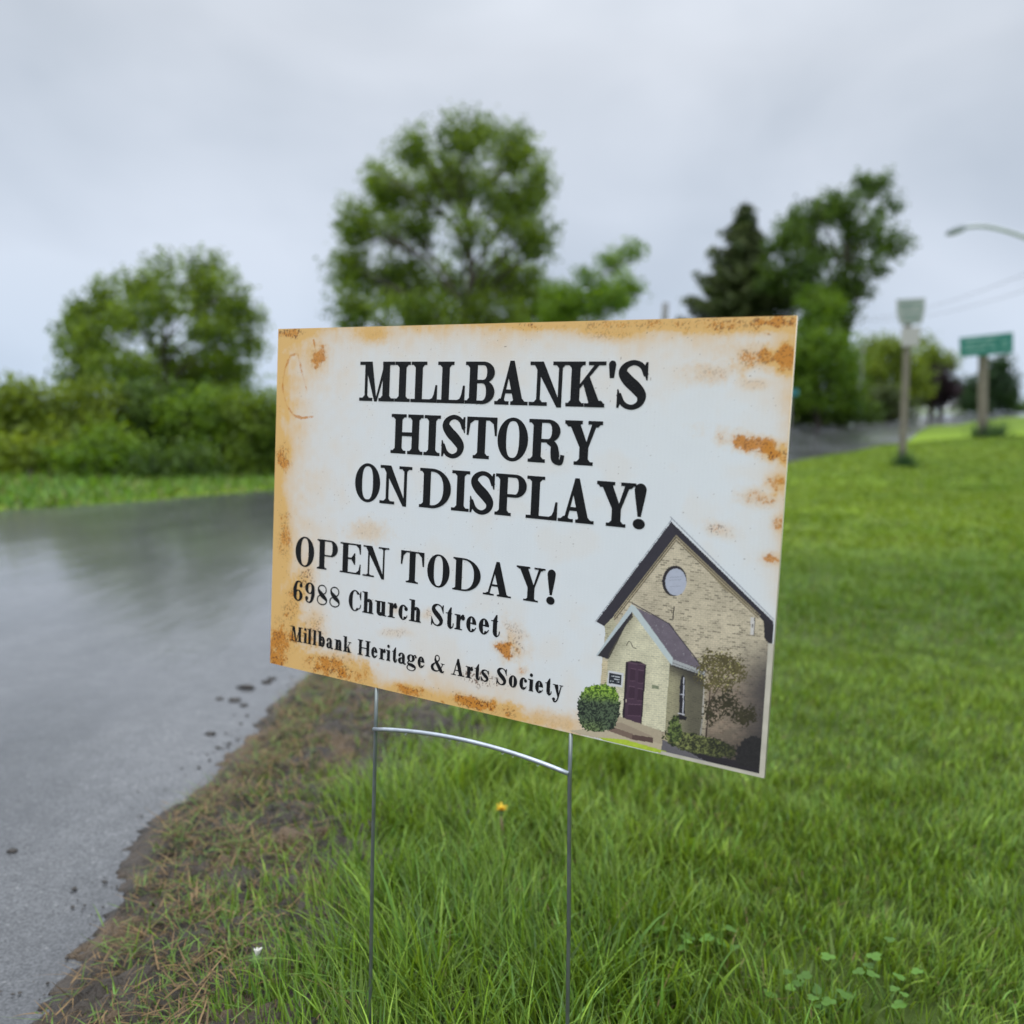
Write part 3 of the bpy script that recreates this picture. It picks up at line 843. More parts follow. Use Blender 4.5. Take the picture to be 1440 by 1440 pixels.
XH = .69
def glyph(ch, w, S, t, sf):
    g = G(w, S, t, sf)
    def stem(xc, y0=0, y1=1, b=True, tp=True, hw=None, wd=None):
        wd = wd or S
        x0, x1 = xc - wd / 2, xc + wd / 2
        g.rect(x0, y0, x1, y1)
        h = hw or w / 2
        if b: g.serif(xc - h, xc + h, y0, True, x0, x1)
        if tp: g.serif(xc - h, xc + h, y1, False, x0, x1)
    def flag(x0, y):                                        # head serif of a lower-case stem
        g.poly((x0 - .11, y - .0), (x0 + .03, y), (x0 + .03, y - .07), (x0 - .02, y - .06), (x0 - .11, y - sf))
    if ch == 'I': stem(w / 2)
    elif ch == 'H':
        h = S / 2 + .13 if sf > .05 else S / 2 + .11
        h = min(h, w / 4 - .008)
        stem(h, hw=h); stem(w - h, hw=h); g.rect(h, .5 - t * .55, w - h, .5 + t * .55)
    elif ch == 'L':
        x0 = .13 if sf > .05 else .11
        x0 = min(x0, w * .24)
        g.rect(x0, 0, x0 + S, 1); g.serif(0, x0 + S + x0, 1, False, x0, x0 + S); g.rect(0, 0, w, sf)
        g.poly((w - .22, sf), (w, sf), (w, .43), (w - .055, .43), (w - .10, .20), (w - .15, .11))
    elif ch == 'E':
        x0 = .11
        g.rect(x0, 0, x0 + S, 1); g.rect(0, 0, w, sf); g.rect(0, 1 - sf, w, 1)
        g.poly((w - .2, sf), (w, sf), (w + .01, .34), (w - .035, .34), (w - .08, .14))
        g.poly((w - .2, 1 - sf), (w, 1 - sf), (w, .67), (w - .035, .67), (w - .08, .86))
        m_ = .50
        g.rect(x0 + S, m_ - t * .5, w * .70, m_ + t * .5)
        g.poly((w * .56, m_ - t * .5), (w * .56, m_ + t * .5), (w * .70, m_ + .19), (w * .74, m_ + .19), (w * .74, m_ - .19), (w * .70, m_ - .19))
    elif ch == 'T':
        stem(w / 2, hw=S / 2 + .12, tp=False); g.rect(0, 1 - sf, w, 1)
        g.poly((0, 1 - sf), (.22, 1 - sf), (.10, .84), (.055, .56), (0, .56)); g.poly((w, 1 - sf), (w, .56), (w - .055, .56), (w - .10, .84), (w - .22, 1 - sf))
    elif ch in 'DPRB':
        x0 = .12 if sf > .05 else .10
        g.rect(x0, 0, x0 + S, 1)
        xe = x0 + S
        if ch == 'D':
            g.serif(0, xe, 0, True, x0, xe); g.serif(0, xe, 1, False, x0, xe)
            a = (w - xe) * .95; cx = w - a
            g.rect(xe, 0, cx, sf); g.rect(xe, 1 - sf, cx, 1)
            g.ring(cx, .5, a, .5, S * 1.02, sf, -90, 90)
        elif ch == 'P':
            g.serif(0, x0 * 2 + S, 0, True, x0, xe); g.serif(0, xe, 1, False, x0, xe)
            b = .275; a = min(w - xe, .32); cx = w - a
            g.rect(xe, 1 - sf, cx, 1); g.rect(xe, 1 - 2 * b, cx, 1 - 2 * b + sf)
            g.ring(cx, 1 - b, a, b, S * .98, sf, -90, 90)
        elif ch == 'B':
            g.serif(0, xe, 0, True, x0, xe); g.serif(0, xe, 1, False, x0, xe)
            b1 = .255; b2 = (1 - 2 * b1 + sf) / 2
            a1 = min(w - xe - .01, .33); a2 = min(w - xe, .36); c1 = w - .01 - a1; c2 = w - a2
            g.rect(xe, 1 - sf, c1, 1); g.rect(xe, 1 - 2 * b1, max(c1, c2), 1 - 2 * b1 + sf); g.rect(xe, 0, c2, sf)
            g.ring(c1, 1 - b1, a1, b1, S * .95, sf, -90, 90); g.ring(c2, b2, a2, b2, S * 1.05, sf, -90, 90)
        else:
            g.serif(0, x0 * 2 + S, 0, True, x0, xe); g.serif(0, xe, 1, False, x0, xe)
            b = .265; wb = w - .10; a = min(wb - xe, .33); cx = wb - a
            g.rect(xe, 1 - sf, cx, 1); g.rect(xe, 1 - 2 * b, cx, 1 - 2 * b + sf)
            g.ring(cx, 1 - b, a, b, S * .98, sf, -90, 90)
            g.stroke([(cx, .49, t), (wb - S * .75, .42, S * .75), (wb - S * .55, .25, S), (wb - S * .45, .10, S * .95), (wb - .0, .02, S * .5), (w - .05, .045, t * 1.2), (w - .02, .20, t * 1.2)])
    elif ch == 'O': g.ring(w / 2, .5, w / 2, .515, S * 1.08, sf * 1.05, 0, 360, 2.0, 2.6, 56)
    elif ch == 'C':
        g.ring(w * .5, .5, w * .5, .515, S * 1.12, t * 1.1, 38, 318, 2.0, 2.5, 56)
        g.poly((w - .045, .97), (w, .97), (w, .56), (w - .03, .56), (w - .11, .74))
        g.stroke([(w * .86, .12, t), (w * .95, .22, t), (w * .98, .34, t)])
    elif ch == 'A':
        ax = w * .48
        x1 = w * .15; x2 = w * .87
        xb = x2 - S * 1.12; kx = (ax + .075 - x2) / 1.02                 # inner side of the thick stroke runs parallel until it meets the thin one
        yi = (x1 - xb) / (kx - (ax - .04 - x1))
        g.poly((xb, 0), (x2, 0), (ax + .075, 1.02), (ax - .04, 1.02), (x1 + yi * (ax - .04 - x1), yi))
        tt_ = t * 1.15
        g.poly((x1, 0), (x1 + tt_, 0), (ax + .0, .92), (ax - .04, 1.0))
        g.serif(0, x1 * 2 + tt_ + .02, 0, True, x1, x1 + tt_); g.serif(x2 - S * 1.12 - .10, w, 0, True, x2 - S * 1.1, x2 - .03)
        fx = lambda y, xa, xb: xa + (xb - xa) * y
        g.rect(fx(.31, x1, ax), .31 - t * .5, fx(.31, x2 - S, ax), .31 + t * .5)
    elif ch == 'N':
        xl = w * .19; xr = w * .80; th = t * 1.1
        g.rect(xl, 0, xl + th, .97); g.rect(xr - th / 2, 0, xr + th / 2, 1)
        g.poly((w * .07, 1), (w * .07 + S * 1.25, 1), (xr + th / 2, .0), (xr + th / 2, -.03), (xr - .07, -.03))
        g.serif(0, .14, 1, False); g.serif(0, xl * 2 + th, 0, True, xl, xl + th); g.serif(xr - (w - xr), w, 1, False, xr - th / 2, xr + th / 2)
    elif ch == 'M':
        xl = w * .15; xr = w * .86; th = t * 1.05
        vx = w * .46
        g.rect(xl, 0, xl + th, .97)
        g.poly((xl - .02, 1), (xl + S * 1.05, 1), (vx + .05, -.01), (vx - .03, -.01))
        g.poly((vx + .0, .0), (vx + .06, .0), (xr - S * .35, 1), (xr - S * .35 - th, 1))
        g.rect(xr - S, 0, xr, 1)
        g.serif(0, xl + .08, 1, False); g.serif(0, xl * 2 + th, 0, True, xl, xl + th)
        g.serif(xr - S - .12, w, 0, True, xr - S, xr); g.serif(xr - S, w, 1, False)
    elif ch == 'K':
        x0 = .12
        g.rect(x0, 0, x0 + S, 1); g.serif(0, x0 * 2 + S, 0, True, x0, x0 + S); g.serif(0, x0 * 2 + S, 1, False, x0, x0 + S)
        xu = w * .80
        g.poly((x0 + S, .40), (x0 + S, .50), (xu - .03, 1), (xu + t * 1.1, 1))
        g.poly((x0 + S + .08, .52), (x0 + S + .22, .70), (w * .92, 0), (w * .92 - S * 1.25, 0))
        g.serif(w * .56, w, 1, False); g.serif(w * .49, w, 0, True, w * .92 - S * 1.2, w * .92)
    elif ch == 'Y':
        xc = w * .53
        g.rect(xc - S / 2, 0, xc + S / 2, .40); g.serif(xc - S / 2 - .13, xc + S / 2 + .13, 0, True, xc - S / 2, xc + S / 2)
        g.poly((w * .08, 1), (w * .08 + S * 1.25, 1), (xc + S / 2, .40), (xc - S / 2, .40))
        g.poly((xc + S / 2 - t * 1.2, .36), (xc + S / 2, .40), (w * .88, 1), (w * .88 - t * 1.5, 1))
        g.serif(0, w * .08 + S * 1.25 + .09, 1, False, w * .09, w * .08 + S * 1.2); g.serif(w * .62, w, 1, False, w * .83, w * .88)
    elif ch in 'Ss':
        H = 1 if ch == 'S' else XH
        k = H; q = 1.0 if ch == 'S' else .82
        x = lambda a: a * w
        S_ = S * q * 1.05
        g.stroke([(x(.95), .70 * k, t * 1.3), (x(.80), .90 * k, t * 1.35), (x(.52), .975 * k, t * 1.25), (x(.25), .90 * k, S_ * .62), (x(.17), .76 * k, S_ * .92), (x(.34), .60 * k, S_ * 1.08),
                  (x(.62), .44 * k, S_ * 1.1), (x(.82), .27 * k, S_ * .95), (x(.76), .10 * k, S_ * .62), (x(.50), .018 * k, t * 1.25), (x(.22), .09 * k, t * 1.35), (x(.05), .30 * k, t * 1.3)], 64)
        sw = .05 if ch == 'S' else .035
        g.poly((w - sw, .985 * k), (w, .985 * k), (w, .60 * k), (w - .03, .60 * k), (w - sw * 2.2, .82 * k))
        g.poly((0, .0), (sw, .0), (sw * 2.2, .17 * k), (.03, .40 * k), (0, .40 * k))
    elif ch == '!':
        cx = w / 2; r = w * .48
        g.poly(*([(cx + r * math.cos(a), 1.0 - r * .95 + r * math.sin(a)) for a in np.linspace(0, math.pi, 14)] + [(cx - r * .86, .72), (cx - w * .13, .27), (cx + w * .13, .27), (cx + r * .86, .72)]))
        g.dot(cx, .11, w * .49, .118)
    elif ch == "'":
        cx = w / 2; r = w * .5
        g.poly(*([(cx + r * math.cos(a), 1.02 - r + r * math.sin(a)) for a in np.linspace(0, math.pi, 12)] + [(cx - r * .6, .64), (cx + r * .6, .64)]))
    # ---- lower case
    elif ch == 'i':
        xc = w * .52; stem(xc, 0, XH, tp=False); flag(xc - S / 2, XH); g.dot(xc - .01, .93, .105)
    elif ch == 'l':
        xc = w * .52; stem(xc, 0, 1.02, tp=False); flag(xc - S / 2, 1.02)
    elif ch in 'nh':
        top = XH if ch == 'n' else 1.02
        x0 = .10; xr = w - .07
        g.rect(x0, 0, x0 + S, top); flag(x0, top)
        g.serif(0, x0 * 2 + S, 0, True, x0, x0 + S)
        a = (xr - x0 - S * .6) / 2; cx = xr - a
        g.rect(xr - S, 0, xr, XH - .17); g.serif(xr - S - .07, w, 0, True, xr - S, xr)
        g.ring(cx, XH - .20, a, .215, S, t * 1.2, 0, 165)
    elif ch == 'u':
        x0 = .09; xr = w - .09
        g.rect(x0, .19, x0 + S, XH); flag(x0, XH)
        a = (xr - S * .4 - x0) / 2
        g.ring(x0 + a, .20, a, .215, S, t * 1.2, 180, 350)
        g.rect(xr - S, 0, xr, XH); flag(xr - S, XH); g.rect(xr, 0, w, sf)
    elif ch == 'r':
        x0 = .09
        g.rect(x0, 0, x0 + S, XH); flag(x0, XH); g.serif(0, x0 * 2 + S + .03, 0, True, x0, x0 + S)
        g.stroke([(x0 + S - .01, .44, t), (x0 + S + .05, .60, t * 1.4), (w - .12, XH - .02, t * 1.6), (w - .06, XH - .05, t * 2)])
        g.dot(w - .105, XH - .135, .105)
    elif ch == 'b':
        x0 = .08
        g.rect(x0, .02, x0 + S, 1.02); flag(x0, 1.02)
        a = (w - x0 - S * .35) / 2
        g.ring(w - a, XH / 2, a, XH / 2 + .015, S, t * 1.2, -172, 172)
    elif ch == 'a':
        xr = w - .10
        g.rect(xr - S, .07, xr, XH * .68)
        g.ring(w * .42, XH * .66, xr - w * .42, XH * .36, S, t * 1.2, 0, 150)
        g.dot(w * .16, XH * .74, .085)
        g.ring(w * .36, XH * .27, w * .36, XH * .29, S * .95, t * 1.2, 60, 330)
        g.stroke([(w * .36, XH * .53, t), (xr - S * .5, XH * .60, t)])
        g.stroke([(xr - S * .5, .10, S * .8), (xr + .02, .02, t * 1.6), (w, .06, t)])
    elif ch == 'k':
        x0 = .09
        g.rect(x0, 0, x0 + S, 1.02); flag(x0, 1.02); g.serif(0, x0 * 2 + S, 0, True, x0, x0 + S)
        g.poly((x0 + S, .24), (x0 + S, .30), (w * .80, XH), (w * .80 + t * 1.3, XH))
        g.poly((x0 + S + .06, .31), (x0 + S + .15, .42), (w * .92, 0), (w * .92 - S * 1.15, 0))
        g.serif(w * .60, w * .98, XH, False); g.serif(w * .55, w, 0, True)
    elif ch in 'ec':
        if ch == 'e':
            g.ring(w / 2, XH / 2, w / 2, XH / 2 + .015, S * 1.02, t * 1.2, 0, 325, n=50)
            g.rect(w * .2, XH * .53, w * .9, XH * .53 + t * 1.15)
        else:
            g.ring(w * .52, XH / 2, w * .52, XH / 2 + .015, S * 1.05, t * 1.2, 52, 325, n=50)
            g.dot(w * .82, XH * .76, .10)
        g.stroke([(w * .86, .12, t * 1.1), (w * .97, .23, t * .8)])
    elif ch == 'o': g.ring(w / 2, XH / 2, w / 2, XH / 2 + .015, S * 1.02, t * 1.2, n=50)
    elif ch == 't':
        x0 = w * .22
        g.poly((x0, .14), (x0 + S, .14), (x0 + S, .95), (x0 + S * .72, .95), (x0 + S * .3, .80), (x0, XH))
        g.rect(0, XH - sf, w * .80, XH)
        g.stroke([(x0 + S * .5, .16, S), (x0 + S * .75, .05, S * .75), (w * .68, .005, t * 1.4), (w * .92, .08, t), (w, .24, t)])
    elif ch == 'g':
        g.ring(w * .42, XH * .68, w * .40, XH * .34, S * .95, t * 1.2, n=40)
        g.stroke([(w * .68, XH * .90, t * 1.3), (w * .82, XH * 1.0, t * 1.3), (w * .92, XH * .96, t * 1.5)])
        g.dot(w * .92, XH * .86, .075)
        g.stroke([(w * .25, XH * .40, t * 1.2), (w * .12, XH * .28, t * 1.6), (w * .16, XH * .14, S * .6), (w * .5, XH * .07, S * .95), (w * .82, -.03, S * .8), (w * .88, -.15, t * 1.6), (w * .70, -.27, t), (w * .42, -.30, t), (w * .14, -.24, t * 1.2), (w * .06, -.12, t * 1.6), (w * .16, .0, t), (w * .34, .06, t)], 60)
    elif ch == 'y':
        g.poly((w * .12, XH), (w * .12 + S * 1.15, XH), (w * .60, .08), (w * .56, -.02), (w * .48, .0))
        g.stroke([(w * .82, XH, t * 1.2), (w * .56, .0, t * 1.5), (w * .44, -.22, t * 1.4), (w * .26, -.31, t * 1.5), (w * .10, -.25, t * 2)])
        g.dot(w * .14, -.17, .095)
        g.serif(0, w * .48, XH, False); g.serif(w * .64, w, XH, False)
    elif ch in '69':
        q = G(w, S, t, sf)
        q.ring(w * .52, .275, w * .48, .29, S * .98, t * 1.3, n=40)
        q.stroke([(w * .10, .28, S * .4), (S * .52, .42, S * .95), (S * .62, .62, S), (w * .34, .88, S * .7), (w * .56, .985, t * 1.4), (w * .82, .93, t * 1.5), (w * .90, .84, t * 1.6)])
        q.dot(w * .82, .79, .105)
        if ch == '9': q.p = [[[(w - x, 1 - y) for x, y in f] for f in pc] for pc in q.p]
        g.p = q.p
    elif ch == '8':
        g.ring(w * .5, .755, w * .43, .255, t * 1.35, t * 1.25, n=40); g.ring(w * .5, .25, w * .5, .265, t * 1.35, t * 1.25, n=40)
        g.stroke([(w * .12, .82, t * 1.4), (w * .20, .68, S * .75), (w * .48, .50, S * 1.15), (w * .80, .34, S * .85), (w * .92, .22, t * 1.5)])
    elif ch == '&':
        g.ring(w * .44, .80, w * .19, .21, t * 1.4, t * 1.2, n=30)
        g.stroke([(w * .30, .84, t * 1.3), (w * .32, .66, S * .75), (w * .55, .34, S * 1.05), (w * .74, .08, S), (w * .86, .0, t * 2), (w * .98, .08, t)])
        g.stroke([(w * .58, .68, t), (w * .30, .50, t * 1.3), (w * .09, .30, S * .8), (w * .12, .12, S * .9), (w * .32, .015, t * 1.8), (w * .56, .06, t * 1.2), (w * .78, .30, t), (w * .86, .50, t)])
        g.serif(w * .72, w, .53, False)
    return g

M_INK = simple('black_print', (0.007, 0.007, 0.008), .42, var=.2, scale=90, spec=.22)
_n, _l = M_INK.node_tree.nodes, M_INK.node_tree.links
_t = _n.new('ShaderNodeTexCoord'); _v = _n.new('ShaderNodeTexVoronoi'); _v.inputs['Scale'].default_value = 360; _l.new(_t.outputs['Object'], _v.inputs['Vector'])
_r = _n.new('ShaderNodeValToRGB'); _r.color_ramp.elements[0].color = (1, 1, 1, 1); _r.color_ramp.elements[1].position = .35; _r.color_ramp.elements[1].color = (0, 0, 0, 1)
_l.new(_v.outputs['Distance'], _r.inputs[0])
_b = _n.new('ShaderNodeBump'); _b.inputs['Strength'].default_value = .45; _b.inputs['Distance'].default_value = .0008      # rain drops on the print
_l.new(_r.outputs[0], _b.inputs['Height']); _l.new(_b.outputs[0], _n['Principled BSDF'].inputs['Normal'])

LINES = [
    # text, [(left, right) photo px per letter], [(x, y) on the baseline], [(x, y) on the cap line], stem, hairline, serif
    ("MILLBANK'S", [(506, 555), (555.3, 577), (578, 615), (615.2, 653.8), (654.2, 695.7), (696, 743), (744.5, 798.5), (796, 851), (854.5, 864.8), (868, 910)], [(507, 563), (796, 572)], [(508, 508), (851, 509)], .226, .090, .082, 'headline'),
    ("HISTORY", [(550, 595), (596.3, 619), (621.3, 653.4), (656, 698.3), (699.5, 742.3), (743, 792.7), (793.3, 846.3)], [(550, 636.7), (830, 655.3)], [(551.5, 581.5), (846, 593)], .226, .088, .080, 'headline'),
    ("ON DISPLAY!", [(499.2, 534.4), (534.3, 579), None, (590, 634), (635.1, 660), (661.2, 694.8), (696.3, 740), (740.2, 784), (785.3, 836), (838, 893), (890.5, 908.2)], [(590, 712.6), (875, 742)], [(592, 657), (838, 676.5)], .226, .086, .076, 'headline'),
    ("OPEN TODAY!", [(415.8, 442), (446.3, 475.1), (478.6, 507.4), (510.8, 547), None, (563.8, 596.4), (601, 632.3), (637, 676), (680, 719.5), (725.7, 766.3), (769, 781.2)], [(446.7, 798.6), (753, 847.6)], [(448, 757), (726, 795.6)], .236, .062, .050, 'opening_notice'),
    ("6988 Church Street", [(412.6, 426), (429.4, 443.2), (446.1, 460.7), (463.7, 478.4), None, (490.8, 508.2), (510, 526), (528.1, 544.2), (546.1, 559), (560.9, 573.8), (575.9, 592.9), None, (607, 624), (627.2, 638.3), (640, 654.3), (656.3, 670.4), (673.9, 688.3), (690.9, 703.2)], [(413, 844), (510, 860.3), (698, 895)], [(413, 816), (511, 832), (615, 848.8)], .218, .052, .044, 'address'),
    ("Millbank Heritage & Arts Society", [(408.7, 426.3), (427.3, 432.4), (433, 438.6), (440, 445.8), (447.3, 457.5), (459.5, 469), (471, 481.8), (483, 495), None, (503.5, 521.6), (522.7, 531.3), (533.8, 543), (544, 549.6), (551.7, 558.8), (560.5, 571.7), (572.7, 586.3), (588, 597.4), None, (607, 625.7), None, (635.2, 654.1), (655.8, 665.9), (667.7, 675.9), (677.2, 688), None, (699, 712.9), (716.2, 727.9), (731.2, 741.4), (744.3, 750.9), (753.5, 764.6), (767.5, 776.5), (778.3, 793)], [(408.7, 899.8), (503.5, 920), (635, 948.3), (744, 971.8)], [(409, 879.4), (504.5, 898.6), (703, 939)], .228, .055, .047, 'society_name')]
for text, boxes, bl, cl_, S, t, sf, nm in LINES:
    ub = [sign_uv(*p) for p in bl]; uc = [sign_uv(*p) for p in cl_]
    kb = np.polyfit([p[0] for p in ub], [p[1] for p in ub], 0)
    vbase = kb[0]; cap = np.mean([p[1] for p in uc]) - vbase
    Vt, Ft = [], []
    ymid = lambda x: np.interp(x, [p[0] for p in bl], [p[1] for p in bl]) - 22
    for ch, bx in zip(text, boxes):
        if bx is None: continue
        ua = sign_uv(bx[0], ymid(bx[0]))[0]; ub_ = sign_uv(bx[1], ymid(bx[1]))[0]
        g = glyph(ch, (ub_ - ua) / cap, S, t, sf)
        for k, piece in enumerate(g.p):
            o = .00025 + k * .00003
            for f in piece:
                b = len(Vt)
                Vt += [sl(ua + x * cap, vbase + y * cap, o) for x, y in f]
                Ft.append(list(range(b, b + len(f))))
    npmesh(nm + '_lettering', np.array(Vt), Ft, M_INK, panel)

# -- printed picture of the little brick church
def inpoly(poly, X, Y):
    r = np.zeros(len(X), bool); n = len(poly); j = n - 1
    for i in range(n):
        xi, yi = poly[i]; xj, yj = poly[j]
        if yi != yj:
            c = ((yi > Y) != (yj > Y)) & (X < (xj - xi) * (Y - yi) / (yj - yi) + xi)
            r ^= c
        j = i
    return r

def church_picture():
    st = .00052
    u = np.arange(sign_uv(808, 1000)[0] - .004, SW - .0009, st); v = np.arange(.0008, sign_uv(945, 722)[1] + .002, st)
    A, B = np.meshgrid(u, v); a, b = A.ravel(), B.ravel()
    X, Y = sign_px(a, b)
    N = len(X)
    C = np.zeros((N, 3)); Mk = np.zeros(N, bool)
    nlo = fbm(X / 14, Y / 14, 4, 201); nmid = fbm(X / 4, Y / 4, 4, 211); nfi = fbm(X / 1.6, Y / 1.6, 2, 221)
    wob = (nmid - .5) * 4
    def fill(poly, col, wobble=0.0, var=.1):
        k = inpoly(poly, X + wobble * (nmid - .5), Y + wobble * (nfi - .5))
        C[k] = np.asarray(col)[None] * (1 - var + 2 * var * nfi[k])[:, None]; Mk[k] = True
        return k
    def seg(p, q, wd, col, soft=False):
        L2 = (q[0] - p[0]) ** 2 + (q[1] - p[1]) ** 2
        t = np.clip(((X - p[0]) * (q[0] - p[0]) + (Y - p[1]) * (q[1] - p[1])) / L2, 0, 1)
        d = np.hypot(X - p[0] - t * (q[0] - p[0]), Y - p[1] - t * (q[1] - p[1]))
        k = d < wd / 2
        C[k] = np.asarray(col); Mk[k] = True
    def bricks(k, slope, tone, hpx=2.9, seed=0, contrast=.35):
        """courses run along the printed wall's perspective"""
        yy = (Y - slope * X) / hpx; row = np.floor(yy)
        xx = X / (hpx * 2.3) + (row % 2) * .5; colm = np.floor(xx)
        fr = yy - row; fx = xx - colm
        hsh = vnoise(colm * 7.13 + .5, row * 3.7 + .5, seed + 301)
        m = np.where((fr < .26) | (fx < .10), 1.22, 1 - contrast * sstep(.45, .95, hsh))
        C[k] = (np.asarray(tone)[None] * m[k][:, None]) * (.80 + .40 * nlo[k])[:, None] * (.86 + .28 * nfi[k])[:, None]
        Mk[k] = True
    # gable wall of the church
    fill([(853, 876), (946, 745), (1086, 880), (1084, 1000), (850, 1000)], lin(150, 138, 110))
    wall = inpoly([(853, 870), (864, 860), (948, 752), (1018, 828), (1060, 858), (1088, 876), (1080, 1086), (935, 1048), (848, 1000), (846, 935)], X, Y)
    bricks(wall, .10, lin(188, 176, 152), 3.0, 0, .55)
    # darker, redder brickwork at the foot of the wall
    k = wall & (Y > 900)
    f = (sstep(905, 985, Y + wob * 3) * sstep(985, 1000, X))[:, None]
    red = lin(116, 96, 82) * np.where(vnoise(X / 6.5, np.floor(Y / 3.0), 17) > .55, 1.35, .85)[:, None]
    C[k] = (C * (1 - .7 * f) + .7 * f * red * (.6 + .8 * nmid)[:, None])[k]
    f2 = (sstep(1010, 1080, X + wob * 1.5) * sstep(880, 985, Y + (X - 1040) * .5 + wob * 2))[:, None]
    C[k] = (C * (1 - .88 * f2) + .88 * f2 * lin(60, 58, 62))[k]
    f3 = sstep(1000, 1075, Y)[:, None]
    C[k] = (C * (1 - .75 * f3) + .75 * f3 * lin(44, 40, 40))[k]
    # deep soffit and verge boards of the main roof
    fill([(1062, 860), (1088, 878), (1086, 912), (1075, 897), (1074, 874)], lin(44, 40, 44), 1, .15)
    fill([(838, 874), (836, 877), (944, 733), (953, 750), (950, 758), (862, 868), (850, 881)], lin(52, 48, 56), .5)
    fill([(944, 733), (1088, 874), (1088, 882), (1040, 838), (950, 752)], lin(48, 44, 52), .5)
    seg((837, 874), (944, 731), 1.6, lin(150, 155, 165)); seg((943, 727), (1089, 872), 2.6, lin(168, 172, 180))
    for off, cc in ((3, (150, 138, 112)), (5.5, (86, 76, 62)), (8, (170, 156, 126)), (10, (92, 82, 66))):
        seg((951, 750 + off), (864, 862 + off), 1.2, lin(*cc)); seg((951, 750 + off), (1066, 860 + off * .9), 1.2, lin(*cc))
    # small pale vent, chimney flue
    fill([(1056, 868), (1062, 868), (1061, 893), (1055, 892)], lin(205, 200, 195)); seg((1061.5, 869), (1060.5, 894), 1.0, lin(70, 64, 60)); seg((1058.5, 878), (1058.4, 882), 1.2, lin(60, 58, 58))
    # round window
    d = np.hypot((X - 948.5 - (Y - 817) * -.05) / 17.2, (Y - 817) / 21.5); k = d < 1
    C[k] = lin(46, 40, 42)
    d = np.hypot((X - 950.5) / 14.8, (Y - 818.5) / 19.0); k = d < 1
    C[k] = lin(178, 182, 196)[None] * (.93 + .14 * nmid[k])[:, None]
    for yq in (811, 815, 824): seg((942, yq + 1), (958, yq), .7, lin(150, 154, 168))
    seg((948, 853), (946.5, 871), 1.5, lin(40, 36, 34)); seg((944, 858), (945, 862), 1.2, lin(70, 60, 50)); seg((942, 871), (946, 872), 1.4, lin(60, 54, 48))
    # left corner strip of the main wall behind the porch
    k = inpoly([(850, 880), (862, 868), (868, 880), (852, 905)], X, Y); bricks(k, .1, lin(178, 172, 145), 3)
    k = inpoly([(847, 928), (856, 930), (855, 968), (844, 966)], X, Y); bricks(k, .1, lin(196, 182, 150), 3)
    # porch gable front
    front = inpoly([(890, 862), (945, 930), (936, 1044), (848, 1012), (856, 920)], X, Y); bricks(front, .085, lin(202, 196, 168), 3.0, 3, .16)
    # porch side wall
    side = inpoly([(942, 930), (990, 946), (986, 1040), (934, 1046)], X, Y); bricks(side, .32, lin(150, 144, 116), 3.0, 5, .25)
    f = sstep(944, 972, X)[:, None]; C[side] = (C * (1 - .72 * f) + .72 * f * lin(66, 62, 56))[side]
    f = sstep(955, 935, Y - (X - 942) * .45)[:, None]; C[side] = (C * (1 - .7 * f) + .7 * f * lin(50, 46, 44))[side]
    # porch roof: dark soffit at the left, white bargeboards, shingled slope, gutter
    fill([(840, 922), (889, 858), (890, 868), (880, 880), (856, 927)], lin(50, 46, 50), 1)
    roof = inpoly([(891, 852), (940, 876), (992, 946), (946, 931)], X, Y)
    C[roof] = lin(112, 102, 112)[None] * (.82 + .36 * nmid[roof])[:, None] * (.9 + .2 * nlo[roof])[:, None]; Mk[roof] = True
    k = roof & (vnoise(X / 1.3, Y / 1.3, 77) > .90); C[k] = lin(150, 144, 150)
    seg((889, 848), (941, 877), 1.6, lin(70, 64, 68)); seg((941, 877), (993, 945), 1.8, lin(66, 60, 66))
    fill([(839, 924), (838, 921), (888, 850), (893, 856), (889, 860)], lin(186, 196, 198), .4, .05)
    fill([(888, 850), (894, 853), (946, 925), (945, 936), (942, 932), (887, 858)], lin(190, 200, 200), .4, .05)
    fill([(946, 927), (991, 944), (992, 950), (945, 935)], lin(170, 172, 172), .4, .06); seg((946, 932), (992, 949), 1.0, lin(110, 110, 112)); seg((945, 936), (991, 952), 1.4, lin(52, 48, 48))
    seg((991, 952), (988, 1006), 1.9, lin(176, 170, 160)); seg((988, 1010), (985, 1034), 1.9, lin(150, 146, 138))
    seg((881, 908), (884, 902), 1.0, lin(52, 46, 42)); seg((884, 902), (887, 903), 1.0, lin(52, 46, 42)); seg((887, 903), (890, 910), 1.0, lin(52, 46, 42)); seg((890, 910), (895, 912), 1.0, lin(52, 46, 42))
    f = (sstep(26, 2, np.abs((X - 848) * .86 + (Y - 926) * .50 - 0) * 1.0) * front)[:, None]; C[:] = C * (1 - .45 * f) + .45 * f * lin(96, 90, 70)
    # door
    k = fill([(880, 931), (888, 929), (900, 930), (909, 935), (902, 1024), (875, 1015)], lin(46, 34, 44), .3, .08)
    fill([(884, 933), (906, 937), (901, 1020), (878, 1013)], lin(74, 52, 68), .2, .08)
    for x0, y0, x1, y1, sl_ in ((887, 940, 894, 957, .1), (898, 942, 905, 960, .1), (885, 965, 893, 982, .1), (897, 968, 904, 985, .1), (884, 990, 902, 1006, .15)):
        fill([(x0, y0), (x1, y0 + 1), (x1 - 1, y1 + 1), (x0 - 1, y1)], lin(64, 43, 58), .2, .06); seg((x0, y0), (x1, y0 + 1), .8, lin(116, 90, 106)); seg((x0 - 1, y1), (x1 - 1, y1 + 1), .8, lin(104, 78, 94))
    seg((884, 931.5), (906, 935), 2.2, lin(92, 70, 84)); seg((880.5, 984), (880.5, 987), 1.8, lin(176, 160, 150))
    seg((877, 1014), (902, 1022), 2.2, lin(150, 132, 126))
